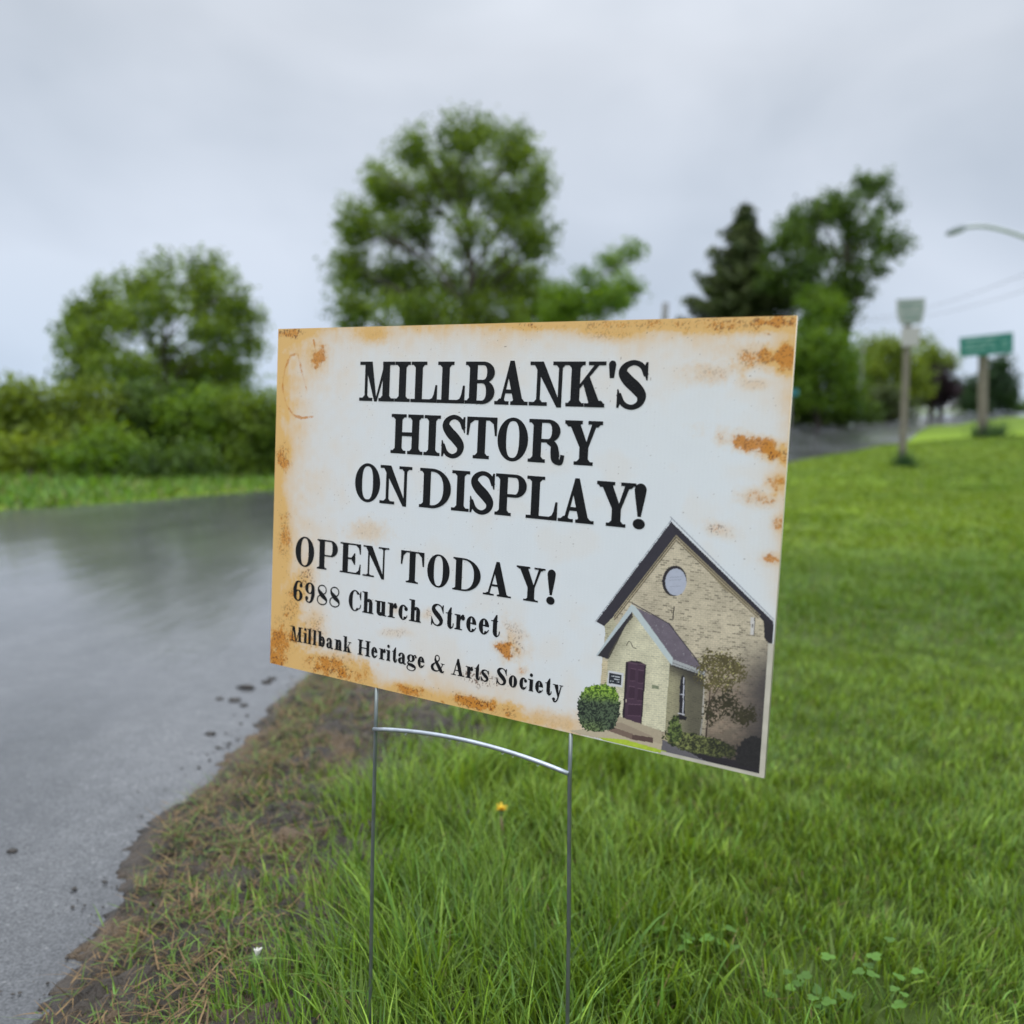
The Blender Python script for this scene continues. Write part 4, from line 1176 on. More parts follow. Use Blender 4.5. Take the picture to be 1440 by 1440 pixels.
    # black letter board and the small number plate
    fill([(855.5, 943), (877, 946.5), (875.5, 967), (854, 963.5)], lin(206, 206, 208), .2, .04)
    fill([(857, 946), (874.5, 949), (873.2, 963.3), (855.8, 960.5)], lin(40, 44, 50), .2, .05)
    k = inpoly([(859, 949.5), (872, 951.5), (871, 960), (858, 958)], X, Y) & (np.sin((Y - X * .14) * 1.75) > .35) & (vnoise(X / 1.1, Y / 3, 5) > .36); C[k] = lin(196, 200, 204)
    k = inpoly([(917, 963), (926.5, 965), (926, 969), (917, 968)], X, Y); C[k] = lin(128, 134, 108)[None] * (.7 + .6 * nfi[k])[:, None]
    # lancet window in the porch side
    fill([(955, 1006), (956, 965), (958, 952), (961, 949), (963.5, 955), (963, 1008)], lin(40, 38, 44), .2, .1)
    seg((961.8, 953), (960.5, 1004), 1.4, lin(196, 196, 204)); seg((956, 976), (962, 977), 1.0, lin(190, 190, 198)); seg((954.5, 1003), (962, 1005), 1.8, lin(190, 188, 190))
    fill([(953, 1006), (966, 1008), (965, 1013), (952, 1011)], lin(34, 30, 34), .5, .1)
    # path and ground
    fill([(838, 1022), (850, 1000), (950, 1035), (945, 1058), (900, 1048)], lin(176, 162, 138), 1, .08)
    fill([(800, 1027), (830, 1024), (862, 1026), (930, 1046), (936, 1055), (900, 1050), (850, 1040), (812, 1032)], lin(190, 176, 150), 1, .06)
    fill([(932, 1040), (945, 1046), (1080, 1082), (1076, 1092), (985, 1072), (930, 1056)], lin(104, 100, 104), 1.5, .12)
    fill([(964, 1055), (1080, 1078), (1076, 1094), (1000, 1074)], lin(44, 40, 44), 2, .15)
    k = inpoly([(842, 1037), (880, 1040), (938, 1057), (933, 1060), (880, 1050), (848, 1041)], X + wob * .4, Y); C[k] = lin(176, 196, 60)[None] * (.8 + .4 * nmid[k])[:, None]; Mk[k] = True
    # step
    fill([(858, 1018), (874, 1016), (919, 1036), (890, 1034)], lin(158, 142, 122), .3, .06); fill([(856, 1020), (890, 1032), (889, 1040), (854, 1027)], lin(122, 102, 90), .3, .08); fill([(889.5, 1033), (918.5, 1037), (918, 1044.5), (889, 1040)], lin(92, 72, 66), .3, .1)
    # round bush at the left of the door
    d = ((np.abs(X - 842 + (Y - 990) * .03) / 29.5) ** 2.7 + (np.abs(Y - 996) / 34) ** 2.7) ** (1 / 2.7) + (nmid - .5) * .26 + (nfi - .5) * .14
    k = (d < 1) & (Y < 1029)
    up = sstep(992, 968, Y + (X - 842) * -.12 + wob * 2.4)[:, None]
    spotb = sstep(.38, .66, nmid * .35 + nfi * .65)[:, None]
    cc = (lin(26, 34, 28) * (1 - spotb) + lin(88, 104, 78) * spotb) * (1 - up) + up * (lin(62, 92, 26) * (1 - spotb) + lin(160, 196, 74) * spotb)
    low = sstep(1008, 1026, Y + wob)[:, None] * sstep(860, 830, X)[:, None] * .6
    cc = cc * (1 - low) + low * (lin(60, 74, 38) * (1 - spotb) + lin(140, 160, 96) * spotb)
    C[k] = cc[k]; Mk[k] = True
    # shrubs along the wall
    d = np.hypot((X - 985) / 54, (Y - 1047 - (X - 985) * .22) / 14) + (nmid - .5) * .5 + (nfi - .5) * .25; k = d < 1
    lum = sstep(.35, .8, nmid * .5 + nfi * .5)[:, None] * sstep(1060, 960, X)[:, None]
    C[k] = (lin(40, 42, 30) * (1 - lum) + lin(150, 156, 92) * lum)[k]; Mk[k] = True
    d = np.hypot((X - 949) / 11, (Y - 1027) / 21) + (nmid - .5) * .7; k = d < .9
    C[k] = (lin(38, 46, 28) * (1 - lum) + lin(122, 140, 74) * lum)[k]
    k = (np.hypot((X - 1060) / 26, (Y - 1062) / 26) + (nmid - .5) * .5 < 1) & wall; C[k] = lin(42, 40, 40)[None] * (.6 + .8 * nfi[k])[:, None]
    # little tree against the wall
    def brt(p, q, wd): seg(p, q, wd, lin(62, 50, 42))
    brt((993, 1036), (997, 990), 2.0); brt((997, 990), (1010, 968), 1.4); brt((997, 990), (1000, 955), 1.2); brt((1010, 968), (1026, 950), 1.0); brt((1000, 955), (1006, 928), .8); brt((996, 1003), (1018, 994), 1.0); brt((1010, 968), (1012, 940), .8); brt((1003, 980), (1022, 1000), .8)
    for cx, cy, rx, ry, den in ((1012, 935, 30, 20, .42), (1008, 958, 28, 16, .46), (1035, 945, 18, 18, .48), (1020, 990, 24, 18, .48), (1045, 1005, 20, 14, .42), (1000, 1000, 14, 20, .50)):
        d = np.hypot((X - cx) / rx, (Y - cy) / ry) + (nlo - .5) * .9 + (nmid - .5) * .5
        k = (nfi * .5 + vnoise(X / 2.1, Y / 2.1, int(cx)) * .5 > den - .05 + .30 * np.clip(d, 0, 2) ** 2 - .08)
        tone = lin(58, 54, 36) if cy > 980 else lin(92, 84, 52)
        C[k] = tone[None] * (.5 + 1.0 * nmid[k])[:, None]
    k = (np.hypot((X - 1010) / 34, (Y - 940) / 26) < 1) & (vnoise(X / 1.5, Y / 1.5, 93) > .84); C[k] = lin(182, 174, 116)
    # pale unprinted border at the right and lower margins
    eR = (SW - a) * 1000
    k = (eR < 4.6) & (Y > 905); Mk &= ~k
    k = (b * 1000 < 3.4) & (X > 930); Mk &= ~k
    g = Mk.reshape(A.shape)
    cell = g[:-1, :-1] & g[1:, :-1] & g[:-1, 1:] & g[1:, 1:]
    jj, ii = np.nonzero(cell)
    w_ = A.shape[1]; i0 = jj * w_ + ii
    F = np.stack([i0, i0 + 1, i0 + w_ + 1, i0 + w_], 1)
    used = np.unique(F); mp_ = np.full(N, -1); mp_[used] = np.arange(len(used))
    Vv = np.c_[a - SW / 2, np.full(N, -.00018), b + SZ0][used]
    return Vv, mp_[F], C[used]
V, F, Cc = church_picture()
M_PRINT = attrmat('printed_picture', rough=.42, spec=.45)
npmesh('church_picture', V, F, M_PRINT, panel, colors=Cc)

# -- wire stake: two legs up into the flutes, two cross wires
WR = .00215
stake_y = TH * .5
MBs = MB()
def legpts(u_top, u_mid, u_low):
    return [(u_top - SW / 2, stake_y, SZ0 + .0), (u_mid - SW / 2, stake_y, SZ0 - .047), ((u_mid * .45 + u_low * .55) - SW / 2, stake_y - .001, SZ0 - .20), (u_low - SW / 2, stake_y + .002, SZ0 - .40), (u_low - SW / 2 + .002, stake_y, -.12)]
stake = MB()
xs = np.linspace(0, 1, 17)
ul, ur = .1672, .4168
bar = [((ul + (ur - ul) * q) - SW / 2, stake_y - .0035, SZ0 - .0475 + (-.0405 + .0475) * q + .0105 * 4 * q * (1 - q)) for q in xs]
stake.tube(bar, WR * 1.1, 10)
st_o = stake.build('wire_crossbar', simple('skylit_wire', (0.45, 0.49, 0.53), 0.33, metal=0.7, var=.12, scale=90), sign, smooth=True)  # same wire as the legs, sky light put into a paler colour
for nm_, a_ in (('wire_leg', legpts(.1664, .1672, .1722)), ('wire_leg', legpts(.4155, .4168, .432))):
    q = MB(); q.tube(a_, WR, 8); q.build(nm_, M_WIRE, sign, smooth=True)
m_w, n_w, l_w, b_w = newmat('water_drop'); b_w.inputs['Transmission Weight'].default_value = 1; b_w.inputs['IOR'].default_value = 1.33; b_w.inputs['Roughness'].default_value = .02
for k_d in (.18, .30, .42, .47, .55, .69, .74, .86):
    p = np.array(bar[0]) * (1 - k_d) + np.array(bar[-1]) * k_d; p[2] += .0105 * 4 * k_d * (1 - k_d)
    q = MB(); q.ball((p[0], p[1], p[2] - WR * 1.25), .0016 * random.uniform(.7, 1.25), 8, 6, (1, 1, 1.15))
    q.build('rain_drop', m_w, st_o, smooth=True)

# ------------------------------------------------------------------ trees and shrubs
def leaf_cards(P, size, col, flat=0.0):
    n = len(P)
    a = rng.normal(size=(n, 3)); a /= np.linalg.norm(a, axis=1)[:, None]
    b = rng.normal(size=(n, 3)); b -= a * (a * b).sum(1)[:, None]; b /= np.linalg.norm(b, axis=1)[:, None]
    L = size * rng.uniform(.7, 1.35, n); W = L * rng.uniform(.5, .75, n)
    V = np.empty((n, 4, 3))
    V[:, 0] = P - a * L[:, None] / 2; V[:, 1] = P + b * W[:, None] / 2; V[:, 2] = P + a * L[:, None] / 2; V[:, 3] = P - b * W[:, None] / 2
    F = np.arange(n * 4).reshape(n, 4)
    return V.reshape(-1, 3), F, np.repeat(col, 4, axis=0)

def ground1(x, y): return float(ground_h(np.array([x]), np.array([y]))[0])

def tree(name, label, cat, Y, base_px, blobs, leaf=.14, dens=1.0, cols=((.035, .085, .018), (.085, .155, .030)), trunk_r=.2, fork=.35, group=None, lean=0.0, clump=.55, gaps=.0, stems=1, depthk=.75):
    """a broadleaf tree or shrub: blobs = (px, py, rx, ry, density) of the crown's lobes, Y = its distance"""
    bx = at(base_px, 600, Y)[0]
    gz = ground1(bx, Y)
    cs = [at(b[0], b[1], Y) for b in blobs]
    rs = [(px2m(b[2], Y), px2m(b[3], Y)) for b in blobs]
    W = max(c[0] + r[0] for c, r in zip(cs, rs)) - min(c[0] - r[0] for c, r in zip(cs, rs))
    cx0 = np.mean([c[0] for c in cs])
    top = max(c[2] for c in cs)
    root = empty(name, (bx, Y, gz - .05), label, cat, group)
    O = np.array([bx, Y, gz - .05])
    br = MB()
    LP, LC = [], []
    fz = gz + (top - gz) * fork
    trunk_top = np.array([bx * .5 + cx0 * .5, Y, gz + (top - gz) * .80])
    tp = []
    for q in np.linspace(0, 1, 7):
        p = np.array([bx, Y, gz - .05]) * (1 - q) + trunk_top * q
        p = p + np.array([random.uniform(-1, 1), random.uniform(-1, 1), 0]) * .03 * (top - gz) * q * (1 - q) * 3
        tp.append(p)
    if stems == 1:
        br.tube([p - O for p in tp], [trunk_r * (1.25 if i == 0 else 1) * (1 - .80 * i / 6) for i in range(7)], 8)
    c_lo, c_hi = np.array(cols[0]), np.array(cols[1])
    for bi, (b, c, r) in enumerate(zip(blobs, cs, rs)):
        den = b[4] if len(b) > 4 else 1.0
        off = random.uniform(-1, 1) * W * .5 * depthk * math.sqrt(max(0, 1 - ((c[0] - cx0) / (W * .55)) ** 2)) if len(blobs) > 1 else 0
        c = c + np.array([0, off, 0])
        # scale so that the lobe keeps its apparent place when moved in depth
        k = (Y + off) / Y
        c = CAMP + (c - np.array([0, off, 0]) - CAMP) * k
        ry = max(r); rr = np.array([r[0], (r[0] + r[1]) / 2, r[1]]) * k
        # limb from the trunk
        if stems == 1:
            q = min(max((c[2] - (top - gz) * .28 - gz) / max(trunk_top[2] - gz, .1), .12), .95)
            i = min(int(q * 6), 5); s0 = tp[i] * (1 - (q * 6 - i)) + tp[i + 1] * (q * 6 - i)
            lr = trunk_r * .40 * (1 - .6 * q)
        else:
            s0 = np.array([bx + random.uniform(-.3, .3) * W * .5, Y + random.uniform(-.2, .2), gz - .05]); lr = trunk_r * .5
        mid = (s0 + c) / 2 + np.array([random.uniform(-.1, .1), random.uniform(-.1, .1), .12]) * np.linalg.norm(c - s0)
        end = c + np.array([0, 0, rr[2] * .3])
        lp = catmull([s0, mid, c, end], 8)
        br.tube([p - O for p in lp], [lr * (1 - .85 * j / 7) for j in range(8)], 5)
        vol = rr[0] * rr[1] * rr[2]
        ncl = max(6, int(17 * den * (rr[0] * rr[2] / clump ** 2) ** .95))
        for j in range(ncl):
            d = rng.normal(size=3); d /= np.linalg.norm(d)
            rad = min(rng.random() ** (.42), .96)
            cc = c + d * rr * rad
            # twig
            tw0 = lp[random.randint(3, 7)]
            tm = (tw0 + cc) / 2 + np.array([0, 0, -.05 * clump])
            br.tube([tw0 - O, tm - O, cc - O], [lr * .22, lr * .15, lr * .05], 4, cap=False)
            nl = int(rng.uniform(34, 72) * (clump / .55) ** 2 * (.14 / leaf) ** 1.6 * dens)
            sp = clump * rng.uniform(.32, .60)
            g_ = np.clip(rng.normal(size=(nl, 3)), -1.7, 1.7) * np.array([sp, sp, sp * .75])
            # clumps trail outwards and upwards along the twig
            g_ += np.outer(rng.uniform(-.6, .9, nl), (d * .6 + np.array([0, 0, .5])) * clump * .7)
            P = cc + g_
            tone = np.clip(rng.normal(.5, .26), 0, 1)
            col = c_lo * (1 - tone) + c_hi * tone
            LP.append(P); LC.append(np.tile(col, (nl, 1)) * rng.uniform(.72, 1.28, (nl, 1)))
    P = np.concatenate(LP); Cc = np.concatenate(LC)
    k = P[:, 2] > gz + .03
    V, F, Cc = leaf_cards(P[k], leaf, Cc[k])
    npmesh('trunk' if stems == 1 else 'stems', np.array(br.v), br.f, M_BARK, root)
    npmesh('crown' if stems == 1 else 'foliage', V - O, F, M_LEAF, root, colors=Cc)
    return root

def conifer(name, label, Y, apex, base_y, halfw, cols):
    A = at(apex[0], apex[1], Y); x = A[0]; gz = ground1(x, Y)
    H = A[2] - gz; R = px2m(halfw, Y)
    root = empty(name, (x, Y, gz - .05), label, 'tree'); O = np.array([x, Y, gz - .05])
    br = MB(); br.tube([(0, 0, 0), (.05, 0, H * .5), (0, 0, H)], [.30, .18, .03], 8)
    LP, LC = [], []
    z = H * .06
    while z < H * .985:
        q = 1 - z / H; r = R * (q ** .78) * 1.05 + .08
        nb_ = max(4, int(8 * r / R + 5)); a0 = random.uniform(0, 6.28)
        for k in range(nb_):
            a = a0 + 6.28 * k / nb_ + random.uniform(-.3, .3); rr = r * random.uniform(.5, 1.18)
            d = np.array([math.cos(a), math.sin(a), 0])
            tip = d * rr + np.array([0, 0, z - .22 * rr + .10 * rr]); mid = d * rr * .55 + np.array([0, 0, z - .20 * rr])
            br.tube([(0, 0, z), mid, tip], [.035, .02, .006], 4, cap=False)
            n = int(70 * rr + 12)
            t = rng.random(n) ** .8
            pos = np.outer(t, tip) + np.outer((1 - t), np.array([0, 0, z])); pos[:, 2] -= .16 * rr * np.sin(np.pi * t)
            side = np.array([-d[1], d[0], 0])
            pos += np.outer(rng.normal(size=n) * .24 * (1.1 - .7 * t), side) + rng.normal(size=(n, 3)) * .07
            pos[:, 2] -= np.abs(rng.normal(size=n)) * .16
            tone = np.clip(rng.normal(.5, .25), 0, 1)
            LP.append(pos); LC.append(np.tile(np.array(cols[0]) * (1 - tone) + np.array(cols[1]) * tone, (n, 1)) * rng.uniform(.7, 1.3, (n, 1)))
        z += random.uniform(.28, .46) * (.6 + .6 * q)
    V, F, Cc = leaf_cards(np.concatenate(LP), .22, np.concatenate(LC))
    npmesh('trunk', np.array(br.v), br.f, M_BARK, root)
    npmesh('crown', V, F, M_NEEDLE, root, colors=Cc)

FRESH = ((.050, .098, .012), (.185, .265, .034))
DEEP = ((.030, .068, .012), (.100, .165, .026))
OLIVE = ((.070, .115, .014), (.215, .285, .036))
BRIGHT = ((.055, .125, .013), (.170, .275, .030))
T_GROUP = 'trees beyond the road'
tree('maple_tree', 'spreading small tree above the roadside bushes at the left', 'tree', 26, 228,
     [(112, 455, 32, 34), (152, 428, 28, 34), (200, 402, 32, 30), (232, 385, 20, 22, .7), (288, 382, 26, 26), (292, 420, 40, 36), (330, 410, 18, 26, .7), (338, 445, 32, 22), (350, 482, 22, 26, .7), (185, 450, 40, 30), (130, 490, 42, 30), (300, 470, 36, 34), (240, 430, 30, 22, .8), (95, 470, 22, 14, .6), (180, 520, 50, 30), (290, 525, 55, 32), (235, 500, 30, 20, .8), (230, 545, 70, 30), (330, 530, 36, 34), (120, 530, 36, 28)],
     leaf=.12, cols=FRESH, trunk_r=.13, clump=.34, group=T_GROUP)
tree('maple_tree', 'tallest broad leafy tree rising behind the middle of the sign', 'tree', 36, 655,
     [(580, 207, 26, 24), (660, 196, 42, 26), (722, 215, 42, 30), (762, 248, 20, 26, .6), (530, 245, 14, 26, .6), (560, 270, 46, 34), (640, 255, 52, 38), (722, 282, 44, 36), (508, 322, 34, 32), (580, 322, 44, 30, .8), (660, 330, 44, 28, .55), (740, 330, 36, 30), (490, 378, 26, 34), (555, 395, 50, 40), (640, 405, 46, 40, .65), (715, 395, 46, 34), (758, 350, 24, 10), (496, 436, 34, 30), (590, 450, 60, 34), (690, 452, 60, 32), (760, 440, 40, 28), (772, 418, 30, 22), (600, 515, 70, 34), (700, 520, 70, 34)],
     leaf=.15, cols=FRESH, trunk_r=.27, clump=.55, group=T_GROUP)
tree('sapling', 'low leafy sapling with one raised bough, right of the tallest tree', 'tree', 31, 815,
     [(790, 425, 40, 26), (845, 425, 44, 24), (862, 372, 22, 18, .8), (888, 360, 16, 16, .8), (828, 392, 22, 14, .6), (875, 410, 24, 20), (810, 470, 60, 34), (760, 500, 60, 40)],
     leaf=.12, cols=BRIGHT, trunk_r=.10, clump=.36, group=T_GROUP)
conifer('spruce_tree', 'dark brownish spruce with a pointed top beside the upper right sign corner', 52, (1050, 280), 600, 140, ((.028, .052, .014), (.092, .118, .034)))
tree('poplar_tree', 'tall ragged tree with open boughs right of the pointed spruce', 'tree', 50, 1182,
     [(1226, 258, 26, 16), (1244, 290, 18, 12, .7), (1190, 288, 24, 20), (1150, 298, 26, 20), (1122, 318, 22, 26), (1212, 325, 34, 20), (1252, 345, 26, 14), (1226, 372, 22, 16, .7), (1192, 360, 26, 22, .7), (1182, 405, 30, 26), (1212, 408, 14, 16, .6), (1150, 350, 22, 24, .7), (1176, 450, 24, 28, .8), (1130, 380, 24, 30), (1105, 345, 20, 26), (1110, 415, 28, 30), (1085, 385, 18, 24, .7)],
     leaf=.20, cols=DEEP, trunk_r=.30, clump=.62, group=T_GROUP)
tree('young_tree', 'bright green bushy young tree by the sign right edge, under the ragged tree', 'tree', 46, 1150,
     [(1150, 440, 34, 34), (1140, 490, 40, 34), (1178, 510, 34, 34), (1150, 545, 40, 34), (1188, 560, 26, 28), (1110, 520, 30, 40), (1090, 560, 40, 30)],
     leaf=.18, cols=BRIGHT, trunk_r=.16, clump=.55, group=T_GROUP)
tree('dome_tree', 'olive green rounded tree behind the post of the pale sign', 'tree', 72, 1248,
     [(1228, 498, 26, 18), (1258, 492, 26, 16), (1220, 525, 30, 24), (1262, 522, 32, 24), (1240, 550, 44, 22), (1285, 540, 26, 24), (1210, 560, 30, 20)],
     leaf=.26, cols=OLIVE, trunk_r=.25, clump=.75, group=T_GROUP)
tree('dome_tree', 'yellow green tree right of the pale sign post, left of the purple tree', 'tree', 80, 1308,
     [(1306, 508, 24, 14), (1300, 532, 30, 20), (1326, 512, 16, 12), (1300, 480, 16, 8, .5), (1298, 556, 26, 16)],
     leaf=.28, cols=OLIVE, trunk_r=.22, clump=.75, group=T_GROUP)
tree('purple_tree', 'dark purple leaved tree in front of the white house', 'tree', 78, 1322,
     [(1322, 535, 16, 18), (1318, 556, 26, 16), (1332, 552, 16, 18)],
     leaf=.26, cols=((.014, .008, .010), (.034, .020, .024)), trunk_r=.2, clump=.65, group=T_GROUP)
tree('dark_tree', 'dark green tree right behind the green sign post', 'tree', 95, 1392,
     [(1362, 548, 20, 18), (1408, 522, 18, 20), (1400, 545, 28, 22), (1372, 570, 24, 16), (1412, 565, 18, 16)],
     leaf=.32, cols=((.016, .040, .016), (.040, .078, .026)), trunk_r=.25, clump=.85, group=T_GROUP)
tree('hedge', 'low pale green hedge far off at the right edge', 'hedge', 112, 1452,
     [(1432, 574, 14, 7), (1455, 572, 18, 8), (1480, 572, 22, 8)], leaf=.35, cols=DEEP, trunk_r=.1, clump=.8, stems=3)
tree('scrub_tree', 'pale grey green scrubby tree beside the far road behind the dome tree', 'tree', 64, 1240,
     [(1225, 575, 34, 18), (1260, 575, 30, 18), (1240, 560, 26, 16)], leaf=.24, cols=((.035, .055, .018), (.085, .110, .035)), trunk_r=.12, clump=.6, stems=3)

tree('undergrowth', 'dark undergrowth at the far road edge under the bright young tree', 'bush', 47, 1150,
     [(1100, 578, 34, 14), (1140, 582, 34, 14), (1180, 584, 34, 12), (1215, 582, 30, 12), (1060, 578, 40, 16), (1000, 575, 50, 18)], leaf=.17, dens=.9, cols=DEEP, trunk_r=.06, clump=.45, stems=3, depthk=.15)
S_GROUP = 'bushes along the far side of the road'
SH_ = [
    ('yellow green bush at the far left edge of the row', 14, 5, [(-20, 585, 60, 40), (30, 562, 46, 34), (20, 615, 56, 40), (60, 590, 40, 36)], OLIVE),
    ('pale olive bush low at the left, in front of the yellow green bush', 12.3, 40, [(30, 645, 44, 30), (72, 636, 36, 30), (-14, 655, 44, 30)], OLIVE),
    ('rounded light green bush left of the small tree', 14, 110, [(92, 585, 46, 36), (132, 570, 40, 34), (120, 620, 54, 40), (160, 590, 36, 36)], OLIVE),
    ('bright green bush low in front of the small tree', 12.5, 160, [(150, 630, 44, 36), (184, 648, 38, 30), (118, 655, 38, 26)], BRIGHT),
    ('deep green bush right under the small tree', 14.5, 225, [(205, 575, 46, 38), (245, 580, 46, 38), (225, 615, 50, 36), (205, 645, 40, 30)], DEEP),
    ('dark low bush between the light bushes', 12.6, 238, [(225, 658, 38, 24), (265, 650, 36, 26)], DEEP),
    ('tall fresh green bush right of the dark low bush', 14, 295, [(275, 585, 46, 38), (312, 590, 44, 40), (320, 620, 40, 36), (285, 645, 44, 28)], BRIGHT),
    ('leafy green bush by the left edge of the sign', 13.8, 355, [(345, 580, 40, 36), (378, 590, 44, 46), (350, 640, 46, 30), (390, 635, 40, 30)], FRESH),
    ('green bush behind the left part of the sign', 16, 450, [(430, 590, 44, 40), (470, 600, 44, 44)], FRESH),
    ('wide green bush behind the lettering of the sign', 20, 560, [(540, 590, 60, 40), (600, 590, 56, 40)], BRIGHT),
    ('green bush hidden behind the middle of the sign', 25, 720, [(690, 590, 60, 36), (750, 585, 56, 40)], FRESH),
    ('olive bush hidden behind the right part of the sign', 32, 890, [(860, 590, 60, 34), (930, 580, 60, 36)], OLIVE)]
for lab, Y, bxp, bl_, cc_ in SH_:
    tree('bush', lab, 'bush', Y, bxp, bl_, leaf=.075, dens=1.0, cols=cc_, trunk_r=.05, clump=.22, stems=3, group=S_GROUP, depthk=.5)

# ------------------------------------------------------------------ roadside furniture
def post_sign(name, label, cat, base_px, base_y, Y, top_px, top_y, wood_r, mat):
    """returns the root and the post's direction; origin at the ground"""
    b = at(base_px, base_y, Y); gz = ground1(b[0], Y)
    root = empty(name, (b[0], Y, gz - .03), label, cat)
    t = at(top_px, top_y, Y) - np.array([b[0], Y, gz - .03])
    q = MB(); q.tube([(0, 0, 0), t * .5, t], wood_r, 4 if mat is M_POST else 8)
    q.build('post', mat, root)
    return root, np.array([b[0], Y, gz - .03])

r1, o1 = post_sign('marker_sign', 'pale grey sign tapering to a small tab, on a thin wooden post in the lawn', 'road sign', 1268, 660, 18, 1278, 425, .072, M_POST)
def plate(root, o, corners, Y, th, name, mat, dy):
    P = [at(x, y, Y) - o for x, y in corners]
    V = [(p[0], p[1] + dy, p[2]) for p in P] + [(p[0], p[1] + dy + th, p[2]) for p in P]
    n = len(P)
    F = [list(range(n - 1, -1, -1)), list(range(n, 2 * n))] + [[i, (i + 1) % n, n + (i + 1) % n, n + i] for i in range(n)]
    return npmesh(name, np.array(V), F, mat, root)
pl1 = plate(r1, o1, [(1258, 422), (1298, 420), (1297, 440), (1293, 456), (1263, 458), (1258, 442)], 18, .012, 'sign_plate', M_SIGNBACK, -.10)
tb1 = plate(r1, o1, [(1264, 462), (1292, 460), (1288, 487), (1265, 488)], 18, .012, 'tab_plate', M_TAB, -.10)
for x0, y0, x1, y1 in ((1262, 427, 1294, 430), (1262, 434, 1281, 437), (1285, 434, 1294, 437), (1264, 443, 1292, 446), (1268, 450, 1289, 453)):
    plate(pl1, o1, [(x0, y0), (x1, y0 - 1), (x1, y1 - 1), (x0, y1)], 18, .003, 'marking', M_DARKSIGN, -.106)

r2, o2 = post_sign('direction_sign', 'green rectangular sign with pale lines on a stout wooden post in the lawn', 'road sign', 1381, 622, 28, 1383, 476, .150, M_POST)
pl2 = plate(r2, o2, [(1345, 476), (1420, 468), (1420, 497), (1346, 503)], 28, .015, 'sign_plate', M_GREEN, -.19)
for y0, spans in ((478.5, ((1352, 1375), (1380, 1398))), (485.5, ((1352, 1368), (1372, 1392), (1404, 1412))), (492.5, ((1352, 1382), (1388, 1396), (1405, 1412)))):
    for xa, xb in spans:
        sk = lambda x: y0 - (x - 1345) * .095
        plate(pl2, o2, [(xa, sk(xa)), (xb, sk(xb)), (xb, sk(xb) + 2.2), (xa, sk(xa) + 2.2)], 28, .004, 'pale_line', M_PALE, -.197)

def tuft(label, px, py, Y, h, sp, n):
    b = at(px, py, Y); gz = ground1(b[0], Y)
    P = np.c_[b[0] + rng.normal(size=n) * sp, Y - .15 + rng.normal(size=n) * sp, np.full(n, gz - .02)]
    col = np.array([.022, .062, .016]) * rng.uniform(.6, 1.5, n)[:, None]
    V, F, Cc = blades(P - np.array([b[0], Y, gz]), rng.uniform(.25, 1, n) ** 1.4 * h, np.full(n, .018), rng.uniform(0, 6.28, n), np.abs(rng.normal(.22, .22, n)), rng.uniform(.1, 1.1, n), 3, col, col * 1.15)
    o = npmesh('weed_tuft', V, F, M_GRASS, colors=Cc); o.location = (b[0], Y, gz)
    tag(o, label, 'weeds', 'uncut weeds at the sign posts')
tuft('dark weeds at the foot of the thin wooden post', 1267, 660, 18, .52, .10, 260)
tuft('larger dark weeds at the foot of the stout post of the green sign', 1388, 622, 28, .85, .26, 420)

# street lamp whose pole stands just outside the picture
LY = 22.0
lb = at(1512, 640, LY); lz = ground1(lb[0], LY)
lamp = empty('street_lamp', (lb[0], LY, lz - .03), 'grey street lamp whose curved arm reaches in from the right edge', 'street lamp')
lo_ = np.array([lb[0], LY, lz - .03])
elbow = at(1512, 362, LY) - lo_
q = MB(); q.tube([(0, 0, 0), (elbow[0] * .5, 0, elbow[2] * .5), elbow + np.array([0, 0, .3])], [.11, .085, .06], 10); q.build('pole', M_GALV, lamp, smooth=True)
arm = [at(x, y, LY) - lo_ for x, y in ((1512, 362), (1470, 345), (1440, 333), (1410, 323), (1385, 318), (1368, 318), (1356, 320))]
q = MB(); q.tube(catmull(arm, 18), [.055 - .012 * i / 17 for i in range(18)], 8); q.build('arm', M_GALV, lamp, smooth=True)
hd = [at(x, y, LY) - lo_ for x, y in ((1358, 319.5), (1354, 320.5), (1346, 323), (1338, 326), (1332, 329), (1330, 330))]
q = MB(); q.tube(hd, [.045, .075, .095, .085, .05, .02], 10); q.build('lamp_head', simple('lamp_housing', (.22, .25, .28), .5, var=.1), lamp, smooth=True)

def upole(label, px, top_y, Y, r, arms=True):
    t = at(px, top_y, Y); gz = ground1(t[0], Y); h = t[2] - gz
    root = empty('utility_pole', (t[0], Y, gz - .1), label, 'utility pole', 'utility poles')
    q = MB(); q.tube([(0, 0, 0), (0, 0, h * .5), (0, 0, h + .1)], [r * 1.2, r, r * .8], 8); q.build('shaft', M_POLE, root, smooth=True)
    if arms:
        q = MB(); q.box((0, -.2, h - .5), (2.2, .10, .12), .02); q.build('crossarm', M_POLE, root)
    return root, np.array([t[0], Y, gz + h])
upole('grey pole top just showing above the sign upper edge', 936, 426, 60, .24, False)
upole('slim pale grey pole standing in front of the olive dome tree', 1213, 488, 58, .16, False)
_, wA = upole('tall wooden utility pole outside the picture at the right carrying wires', 1640, 300, 32, .15)
_, wB = upole('distant utility pole hidden behind the ragged tree', 1150, 436, 92, .15)
